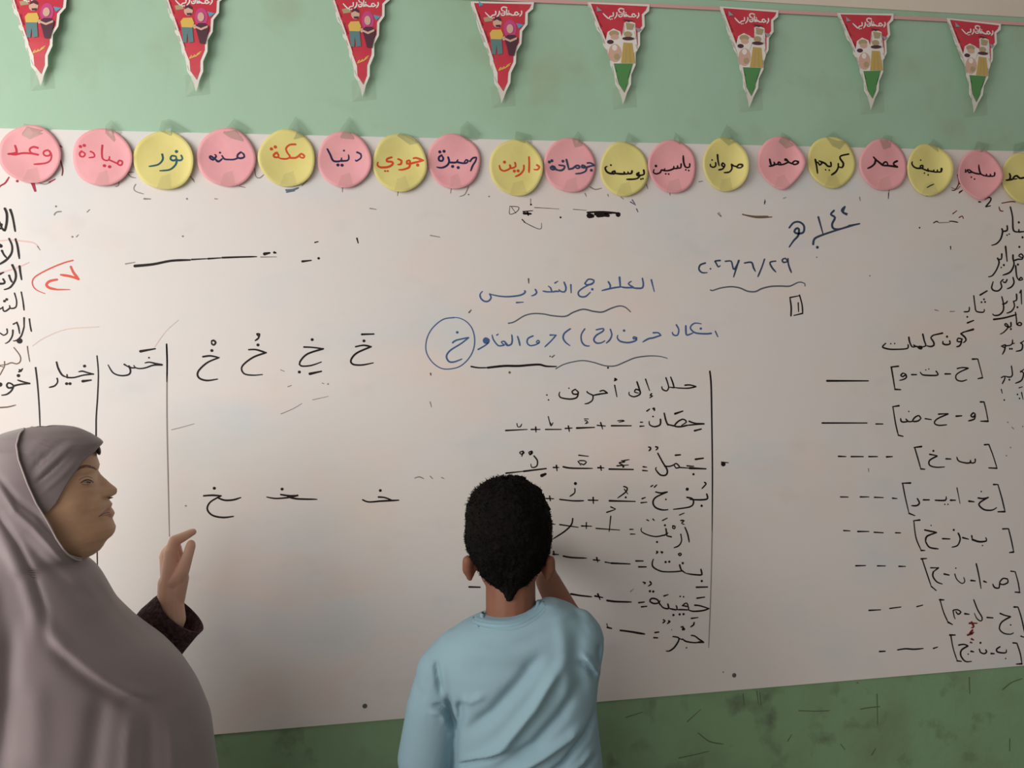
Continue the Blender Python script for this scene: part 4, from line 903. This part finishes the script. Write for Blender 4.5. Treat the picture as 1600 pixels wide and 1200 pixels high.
for v in vv:
    w_ = interp(CW, v)
    if v < 873:
        if v < 674: xs = xof(interp(SEAM, max(v, 669))+ (2 if v < 669 else 0), v)
        else: xs = xof(interp(SEAM, v), v)
        xf = hood_params(v); xb = xof(interp(HOODB, v), v)
        if v > 840: xf = xf + (xof(interp(CF, 873), v)-xf)*min(1, (v-840)/33)*1.0
        xc = xf-(xf-xb)*.5; a = xf-xc
        p0 = max(.06, phi_of(min(xs, xf-.002), xc, a, e)) if v >= 667 else .5
        if v < 667: p0 = phi_of(xof(34, v), xc, max(a, .02), e)
    else:
        xf = xof(interp(CF, v), v); xb = xof(interp(CB, v), v); xc = xf-(xf-xb)*.5; a = xf-xc; p0 = 0.0
    ph = [-(p0+(TAU-2*p0)*i/(NC-1)) for i in range(NC)]
    rows.append(superring(WF, xc, a, w_, zof(v), ph, 0, e))
V, Fc = loft_arcs(rows, NC)
kh = add_mesh('khimar', (V, Fc), M['khimar'], wroot)
bmm = bmesh.new(); bmm.from_mesh(kh.data); bmesh.ops.remove_doubles(bmm, verts=bmm.verts[:], dist=.0003); bmesh.ops.recalc_face_normals(bmm, faces=bmm.faces[:])
low = [v for v in bmm.verts if v.co.z < WF.at(80, 800).z and not v.is_boundary]
for _ in range(14): bmesh.ops.smooth_vert(bmm, verts=low, factor=.5, use_axis_x=True, use_axis_y=True, use_axis_z=True)
bmm.to_mesh(kh.data); bmm.free()
for p in kh.data.polygons: p.use_smooth = True
creases(kh.data, [
 ([(-6,795),(0,810),(27,851),(50,896),(68,951),(76,1000)], 6, -.007), ([(-12,820),(14,862),(36,905),(52,955),(56,1010)], 10, .005),
 ([(-8,738),(10,762),(27,783),(59,806),(91,846),(118,876)], 5, -.005), ([(0,765),(24,800),(52,824),(84,860),(112,886)], 5, .006), ([(30,835),(70,880),(110,918),(150,940)], 10, -.006),
 ([(60,955),(82,991),(105,1015),(136,1041),(165,1062),(195,1078),(222,1086),(244,1086)], 10, .011), ([(80,1010),(110,1040),(150,1070),(195,1096),(236,1104)], 11, -.009),
 ([(135,885),(155,920),(190,965),(240,1015)], 9, -.005), ([(152,888),(190,945),(236,998)], 6, .006), ([(160,1080),(152,1130),(142,1200),(138,1300)], 16, -.008),
 ([(205,1110),(200,1160),(196,1230),(194,1320)], 10, .005), ([(232,1110),(236,1160),(236,1240),(238,1330)], 10, -.006), ([(264,1110),(270,1170),(270,1250),(272,1340)], 9, .005),
 ([(290,1110),(304,1170),(306,1250)], 8, -.005), ([(20,960),(14,1040),(6,1130),(0,1250)], 16, -.008), ([(-18,880),(-14,960),(-12,1060),(-16,1200)], 14, .010),
 ([(56,1060),(58,1140),(54,1220)], 18, .004)], WF.r)
for v in kh.data.vertices:                                       # slight unevenness and hem folds
    z = v.co.z; k = min(1, max(0, (1.30-z)/.5))
    d = noise.noise(Vector((v.co.x*6, v.co.y*6, z*3)))*.004 + .008*k*noise.noise(Vector((v.co.x*7, v.co.y*7, z*.8)))
    v.co += v.normal*d
md = kh.modifiers.new('t', 'SOLIDIFY'); md.thickness = .003; md.offset = -1
# piping along the hood edge
pts = []
for v in [669+1.6*i for i in range(127)]:
    xf = hood_params(v); xb = xof(interp(HOODB, v), v)
    if v > 840: xf = xf + (xof(interp(CF, 873), v)-xf)*min(1, (v-840)/33)
    xc = xf-(xf-xb)*.5; a = xf-xc; xs = min(xof(interp(SEAM, v), v), xf-.002); p0 = phi_of(xs, xc, a, e)
    pts.append((superring(WF, xc, a, interp(CW, v)+.0015, zof(v), [-p0], 0, e)[0], superring(WF, xc, a, interp(CW, v)+.0015, zof(v), [p0], 0, e)[0]))
def tube(pts, r, n=8):
    V, Fc = [], []
    for i, p in enumerate(pts):
        a = pts[max(i-1, 0)]; b = pts[min(i+1, len(pts)-1)]; t = (Vector(b)-Vector(a)).normalized()
        x = t.cross(Vector((0.2, 1, .1))).normalized(); y = t.cross(x); rr = r(i/(len(pts)-1)) if callable(r) else r
        for j in range(n): V.append(Vector(p)+x*rr*math.cos(TAU*j/n)+y*rr*math.sin(TAU*j/n))
    for i in range(len(pts)-1):
        for j in range(n): Fc.append((i*n+j, i*n+(j+1) % n, (i+1)*n+(j+1) % n, (i+1)*n+j))
    Fc += [tuple(range(n)), tuple((len(pts)-1)*n+n-1-j for j in range(n))]
    return V, Fc
add_mesh('piping', join([tube([p[0] for p in pts], .0013), tube([p[1] for p in pts], .0013)]), M['piping'], kh)
# ---- sleeve with its open cuff
cc = h(282, 958, .0)
axis = (h(300, 935, -.012) - h(255, 980, .010)).normalized()
side = (h(315, 988, 0)-h(247, 920, 0)).normalized()
side = (side - axis*side.dot(axis)).normalized(); third = axis.cross(side)
V, Fc = [], []; n = 40
secs = [(-.20, .062), (-.14, .060), (-.08, .057), (-.04, .056), (-.012, .0545), (0, .0535), (0, .0490), (-.02, .047), (-.07, .045)]
for i, (t, r) in enumerate(secs):
    c = cc + axis*t + Vector((0, 0, -0.10))*max(0, -t-.06)
    for j in range(n):
        a = TAU*j/n; wob = 1 + .05*math.sin(3*a+1.3*i) * (1 if i < 4 else .6)
        V.append(c + side*(r*1.02*wob*math.cos(a)) + third*(r*.80*wob*math.sin(a)))
for i in range(len(secs)-1):
    for j in range(n): Fc.append((i*n+j, i*n+(j+1) % n, (i+1)*n+(j+1) % n, (i+1)*n+j))
add_mesh('sleeve', (V, Fc), M['knit'], wroot)
# ---- skirt and shoes below the cape (out of the picture)
V, Fc = [], []; n = 48; zs = [.98, .80, .60, .40, .20, .05]; rr = [(.17,.20), (.20,.22), (.22,.24), (.24,.25), (.26,.27), (.28,.28)]
for i, (z, (a, b)) in enumerate(zip(zs, rr)):
    for j in range(n):
        t = TAU*j/n; k = 1+.04*math.sin(9*t)*i/5
        p = A(-.03+a*k*math.cos(t), b*k*math.sin(t), wz(z)); V.append(p)
for i in range(len(zs)-1):
    for j in range(n): Fc.append((i*n+j, i*n+(j+1) % n, (i+1)*n+(j+1) % n, (i+1)*n+j))
sk = add_mesh('skirt', (V, Fc), M['skirt'], wroot); md = sk.modifiers.new('t', 'SOLIDIFY'); md.thickness = .004
for s in (-1, 1):
    sh = remesh([capsule(A(-.05,.09*s,wz(.042)), .040, A(.17,.10*s,wz(.036)), .034)], .006, 3)
    for v in sh.vertices: v.co.z = max(v.co.z, 0.0)
    link('shoe', sh, M['shoe'], wroot, True)

# ================================================================ the boy at the board
BF = Frame(797, 850, -0.36)
broot = empty('person', (BF.o.x, BF.o.y, 0.0))
tag(broot, 'boy with short black hair and light blue shirt writing on the whiteboard', 'person')
b = BF.at; BA = BF.world
bz = lambda v: BF.loc(797, v)[1]; bx = lambda u, v: BF.loc(u, v)[0]
gz = -BF.o.z
# body: head with face, ears, neck, shoulders, arms and legs in one surface
hc = b(794, 850, .045)
skull = [ellipsoid(b(794, 838, .050), .071, .088, .092, BF.x, BF.r), ellipsoid(b(795, 876, .060), .060, .070, .068, BF.x, BF.r), ellipsoid(b(797, 905, .085), .040, .048, .040, BF.x, BF.r)]
skull += [capsule(b(798, 895, .048), .0475, b(798, 955, .034), .0475), capsule(b(798, 955, .034), .0475, b(797, 990, .035), .055)]
face = []
fz = lambda u, v, d: b(u, v, d)
face += [capsule(b(794, 868, .140), .007, b(794, 884, .152), .010), capsule(b(787, 886, .143), .007, b(801, 886, .143), .007),      # nose
         capsule(b(786, 903, .132), .0055, b(802, 903, .132), .0055), ellipsoid(b(795, 925, .118), .018, .014, .012, BF.x, BF.r)]
ears = []
for (u, sg) in ((731, -1), (859, 1)):
    ears += [capsule(b(u, 876, .022), .0105, b(u+2*sg-1*sg, 890, .026), .0100), capsule(b(u, 890, .026), .0095, b(u-3*sg, 903, .032), .0065), capsule(b(u-8*sg, 884, .034), .008, b(u-6*sg, 895, .036), .007)]
sh_l, sh_r = b(718, 1035, .035), b(894, 1004, .025)
torso = [capsule(sh_l, .032, b(800, 995, .04), .045), capsule(sh_r, .032, b(800, 995, .04), .045), ellipsoid(BA(.015, .03, bz(1085)), .105, .070, .14, BF.x, BF.r), ellipsoid(BA(.02, .02, bz(1250)), .115, .082, .17, BF.x, BF.r),
         ellipsoid(BA(.02, .02, bz(1370)), .12, .09, .10, BF.x, BF.r)]
el_l, wr_l = b(650, 1185, .02), b(652, 1330, .06)
larm = [capsule(sh_l, .030, el_l, .028), capsule(el_l, .030, wr_l, .021), capsule(wr_l, .021, b(655, 1365, .07), .024)]
for q in range(4): larm += [capsule(b(655, 1370, .055+.012*q), .010, b(657, 1400, .06+.012*q), .008), capsule(b(657, 1400, .06+.012*q), .008, b(660, 1425, .07+.012*q), .0065)]
larm += [capsule(b(658, 1350, .05), .010, b(668, 1385, .045), .008)]
el_r = b(916, 998, .175); wr_r = b(856, 888, .265); hr = b(842, 868, .285)
rarm = [capsule(sh_r, .040, el_r, .033), capsule(b(884, 962, .12), .030, b(856, 908, .20), .026), capsule(el_r, .031, b(884, 962, .12), .030), capsule(b(856, 908, .20), .025, hr, .020)]
rarm += [capsule(hr, .021, b(828, 856, .295), .020)]
for q in range(4): rarm += [capsule(b(826, 850+7*q, .290), .0095, b(812, 848+7*q, .310), .0080), capsule(b(812, 848+7*q, .310), .0080, b(812+2, 856+7*q, .322), .0068)]
rarm += [capsule(b(832, 846, .285), .010, b(816, 842, .310), .0080)]
legs = []
for s in (-1, 1):
    legs += [capsule(BA(.015+.062*s, .02, gz+.70), .066, BA(.015+.07*s, .03, gz+.40), .046), capsule(BA(.015+.07*s, .03, gz+.40), .045, BA(.015+.075*s, .02, gz+.09), .030),
             capsule(BA(.015+.075*s, .0, gz+.045), .030, BA(.015+.085*s, .13, gz+.035), .024)]
bme = remesh(skull+face+ears+torso+larm+rarm+legs, .0038, 4)
bbody = link('body', bme, M['skin_boy'], broot, True)
bb_ = BVHTree.FromPolygons([tuple(v.co) for v in bme.vertices], [tuple(p.vertices) for p in bme.polygons])
# eyes, brows and mouth on the side that faces the board
def bsurf(x, z, off):
    p = BF.world(x, .4, z); hh = bb_.ray_cast(p, -BF.r, 1.0)
    return (hh[0] if hh[0] else BF.world(x, .12, z)) + BF.r*off
def bstrip(line, wid, off):
    q = catmull(line, .004); V, Fc = [], []
    for i, (x, z) in enumerate(q):
        for s in (-1, 0, 1): V.append(bsurf(x, z+wid*.5*s*math.sin(math.pi*(i+.6)/(len(q)+.2)), off*(1 if s == 0 else .2)))
    for i in range(len(q)-1):
        for s in (0, 1): Fc.append((3*i+s, 3*i+s+1, 3*i+s+4, 3*i+s+3))
    return V, Fc
cx = bx(794, 866); ez = bz(866)
for s in (-1, 1):
    add_mesh('eyebrow', bstrip([(cx+.015*s, ez+.014), (cx+.027*s, ez+.018), (cx+.040*s, ez+.014)], .006, .002), M['brow'], bbody)
    add_mesh('eye', bstrip([(cx+.017*s, ez), (cx+.022*s, ez+.001), (cx+.032*s, ez+.001), (cx+.038*s, ez)], .011, .003), M['eye_white'], bbody)
    add_mesh('iris', bstrip([(cx+.024*s, ez+.0005), (cx+.0275*s, ez+.0005), (cx+.031*s, ez+.0005)], .009, .0042), M['iris'], bbody)
add_mesh('lips', bstrip([(cx-.018, bz(903)), (cx-.006, bz(902)), (cx+.006, bz(902)), (cx+.018, bz(903))], .011, .0015), M['lips'], bbody)
# hair: a cap that ends in a point on the nape, open over the face
HR = [(752.5,784,804,.03,.03),(754,776,812,.045,.05),(757,765,820,.06,.062),(762,752,830,.075,.075),(775,736,846,.092,.09),(790,729.5,854,.102,.10),(806,726,860,.108,.105),(825,725,863,.110,.105),(840,724.5,863.5,.108,.1),
      (860,727,862,.100,.09),(872,732,860,.092,.08),(884,737,856,.082,.07),(900,745,847,.070,.05),(912,758,832,.060,.035),(920,772,819,.055,.02),(928,785,808,.052,.01),(937,792,797,.050,.005)]
V, Fc = [], []; n = 140; rws = []
hv = [752.5+.8*i for i in range(12)] + [763+2.0*i for i in range(88)]
def open_ang(v):
    """half angle of the opening on the board side"""
    return 0.0 if v < 800 else min(1.45, (v-800)/42*.95) if v < 858 else 1.45 + min(.75, (v-858)/70*1.1)
for v in hv:
    u0, u1 = interp(HR, v, 1), interp(HR, v, 2); wn, wf = interp(HR, v, 3), interp(HR, v, 4)
    x0, x1 = bx(u0, v), bx(u1, v); xc = (x0+x1)/2; a = (x1-x0)/2
    oa = open_ang(v); yo = .050 if v < 870 else .050 - .012*(v-870)/67
    ph = [math.pi/2+oa+(TAU-2*oa)*i/(n-1) for i in range(n)]
    rws.append(superring(BF, xc, a, wn, bz(v), ph, yo, 2.25, wf))
V, Fc = loft_arcs(rws, n)
bmm = bmesh.new(); me = bpy.data.meshes.new('hair'); me.from_pydata([tuple(v) for v in V], [], Fc)
bmm.from_mesh(me); bmesh.ops.remove_doubles(bmm, verts=bmm.verts[:], dist=.0004); bmesh.ops.recalc_face_normals(bmm, faces=bmm.faces[:]); bmm.to_mesh(me); bmm.free()
cen = b(794, 840, .05)
if sum((p.center-cen).dot(p.normal) for p in me.polygons) < 0: me.flip_normals()
ns = [v.normal.copy() for v in me.vertices]
for v, nn in zip(me.vertices, ns):
    k = noise.noise(v.co*70)*.0030 + noise.noise(v.co*190)*.0022 + noise.noise(v.co*26)*.0028
    u_, v_ = project(v.co)
    if v_ < 800: k *= 1.5
    v.co += nn*k
hair = link('hair', me, M['hair'], broot, True)
md = hair.modifiers.new('t', 'SOLIDIFY'); md.thickness = .012; md.offset = -1
# short curls standing off the cap
r3 = random.Random(9); V, Fc = [], []
polys = [p for p in me.polygons]
for i in range(4200):
    p = polys[r3.randrange(len(polys))]; c = Vector(p.center); nn = p.normal
    u_, v_ = project(c)
    if v_ > 915: continue
    t = nn.orthogonal().normalized(); t = (Matrix.Rotation(r3.random()*TAU, 3, nn) @ t)
    L = r3.uniform(.003, .006) * (1.5 if v_ < 790 and u_ < 790 else .8); ww = .00055; bend = t*L*.7; q = nn.cross(t)*ww
    base = len(V); c0 = c - nn*.001; c1 = c + nn*L*.6 + bend*.3; c2 = c + nn*L*.75 + bend
    V += [c0-q, c0+q, c1+q, c1-q, c2]; Fc += [(base, base+1, base+2, base+3), (base+3, base+2, base+4)]
cu = mesh('hair_curls', V, Fc, M['hair'], hair); tag(cu, kind='stuff')

# shirt: trunk and both sleeves in one cloth
SH = [(945,848,872,.030),(950,840,884,.044),(956,822,900,.056),(961,790,906,.062),(965,748,914,.066),(971,732,922,.070),(982,711,936,.077),(996,694,944,.085),(1015,682,946,.090),(1040,680,942,.096),(1075,688,936,.098),(1110,698,933,.100),(1150,704,937,.100),(1200,706,943,.100),(1280,708,946,.104),(1370,704,952,.108)]
def shirt_row(v, grow=0.0, n=56):
    x0, x1 = bx(interp(SH, v, 1), v)-grow, bx(interp(SH, v, 2), v)+grow
    tilt = 0
    return superring(BF, (x0+x1)/2, (x1-x0)/2, interp(SH, v, 3)+grow, bz(v), [-TAU*j/n for j in range(n)], .020, 2.3)
rows = [945, 948, 951, 954, 957, 960, 962.5, 965, 968, 973, 980, 988, 997, 1008] + [1020+12*i for i in range(30)]
V, Fc = [], []; n = 56
for v in rows: V += shirt_row(v)
for i in range(len(rows)-1):
    for j in range(n): Fc.append((i*n+j, i*n+(j+1) % n, (i+1)*n+(j+1) % n, (i+1)*n+j))
Fc += [tuple(range(n)), tuple((len(rows)-1)*n+n-1-j for j in range(n))]
tors = (V, Fc)
hem_l = b(655, 1205, .02)
slv = [capsule(b(722, 1022, .02), .052, b(692, 1050, .02), .050), capsule(b(692, 1050, .02), .048, b(676, 1110, .015), .050), capsule(b(676, 1110, .015), .049, b(663, 1185, .02), .050, 24),
       capsule(b(900, 996, .01), .050, b(903, 1000, .06), .050), capsule(b(903, 1000, .06), .050, b(908, 1004, .155), .046),
       capsule(b(866, 972, .02), .028, b(905, 976, .01), .030)]
sme = remesh([tors]+slv, .0042, 6)
link_shirt = link('t_shirt', sme, M['shirt'], broot, True)
creases(sme, [(l_, w_*.95, h_*1.35) for l_, w_, h_ in [
 ([(745,1188),(790,1160),(835,1105),(862,1060),(882,1030)], 9, .0105), ([(722,1150),(770,1115),(815,1065),(850,1020)], 12, -.0090), ([(770,1205),(835,1165),(875,1120),(905,1070)], 9, -.0085),
 ([(790,1215),(850,1180),(890,1152),(912,1132)], 7, .0095), ([(840,1225),(880,1195),(915,1150),(930,1118),(933,1100)], 5, -.0100), ([(880,1215),(910,1190),(930,1165)], 4, .006), ([(896,1222),(918,1200),(936,1178)], 3.5, -.006),
 ([(712,1198),(745,1190),(795,1178)], 4, -.0085), ([(712,1190),(760,1178),(800,1165)], 5, .0050),
 ([(681,1030),(684,1055),(690,1090)], 5, -.0075), ([(690,1030),(694,1060),(700,1100)], 6, .0050), ([(697,1082),(703,1110),(712,1150),(709,1205),(706,1240)], 5.0, -.015), ([(718,1095),(719,1120),(713,1150)], 7, -.012), ([(722,1090),(735,1096),(760,1085)], 6, .004),
 ([(674,1104),(688,1103),(700,1118),(707,1140)], 3.5, -.0080), ([(668,1112),(690,1114),(700,1130)], 5, .004), ([(648,1062),(652,1080),(665,1095)], 6, -.003),
 ([(937,1005),(936,1030),(936,1048)], 4, -.010), ([(908,1022),(922,1032),(936,1048),(938,1060)], 4.5, .0085), ([(900,1035),(920,1045),(932,1062)], 4, -.006), ([(872,955),(880,1000),(885,1060),(880,1120)], 12, .004),
 ([(905,975),(900,1040),(915,1100)], 14, -.006), ([(745,1004),(800,1010),(860,990)], 9, -.002), ([(720,1040),(790,1050),(850,1035)], 16, -.003), ([(738,978),(742,984)], 4, -.001)]], BF.r)
# ribbed collar: two rolled bands round the neck
def collar_ring(uL, vL, uM, vM, uR, vR, r, d0, wy, name, flat_=1.0, mt='shirt_rib', dv=0.0):
    pts = []
    for i in range(61):
        t = TAU*i/60
        c, s = math.cos(t), math.sin(t)
        uc, hw = (uL+uR)/2, (uR-uL)/2
        vlin = vL+(vR-vL)*(c*.5+.5); bul = vM-(vL+vR)/2
        v_ = vlin + (bul*max(0, -s)**1.0 if s < 0 else 22*s)
        pts.append((b(uc+hw*c, v_, 0) + BF.r*(d0 + wy*s)))
    V, Fc = tube(pts, r)
    return add_mesh(name, (V, Fc), M[mt], link_shirt)
collar_ring(753, 964, 792, 972, 842, 945, .0045, .020, .062, 'collar')
sbv = BVHTree.FromPolygons([tuple(v.co) for v in sme.vertices], [tuple(p.vertices) for p in sme.polygons])
def ssurf(u, v, off):
    q = ray(u, v).normalized(); hh = sbv.ray_cast(CAM, q, 5)
    p = hh[0]
    if p is None or (p-BF.o).dot(BF.r) > .03: p = sbv.find_nearest(BF.at(u, v, -.035))[0]
    return p - q*off
CL = [(738,967),(750,971.5),(770,975),(792,975.5),(812,971),(830,961.5),(842,952),(850,943)]
for dv, wd_, of_, nm in ((-4.5, 6.0, .0042, 'collar'), (1.2, 6.4, .0036, 'collar'), (8.5, 3.0, .0014, 'collar_seam')):
    add_mesh(nm, strip(ssurf, [(u+dv*.25, v+dv) for u, v in CL], wd_, of_), M['shirt_rib'], link_shirt)
# trousers and shoes below the picture
tr = []
for s in (-1, 1):
    tr += [capsule(BA(.018+.06*s, .02, gz+.74), .078, BA(.015+.07*s, .03, gz+.40), .062), capsule(BA(.015+.07*s, .03, gz+.40), .062, BA(.015+.075*s, .02, gz+.12), .052)]
tr += [ellipsoid(BA(.02, .02, bz(1370)), .132, .100, .11, BF.x, BF.r)]
link('trousers', remesh(tr, .008, 3), M['trousers'], broot, True)
for s in (-1, 1):
    sh = remesh([capsule(BA(.015+.078*s, -.03, gz+.042), .042, BA(.015+.090*s, .15, gz+.036), .036)], .006, 3)
    for v in sh.vertices: v.co.z = max(v.co.z, 0.0)
    link('shoe', sh, M['shoe'], broot, True)
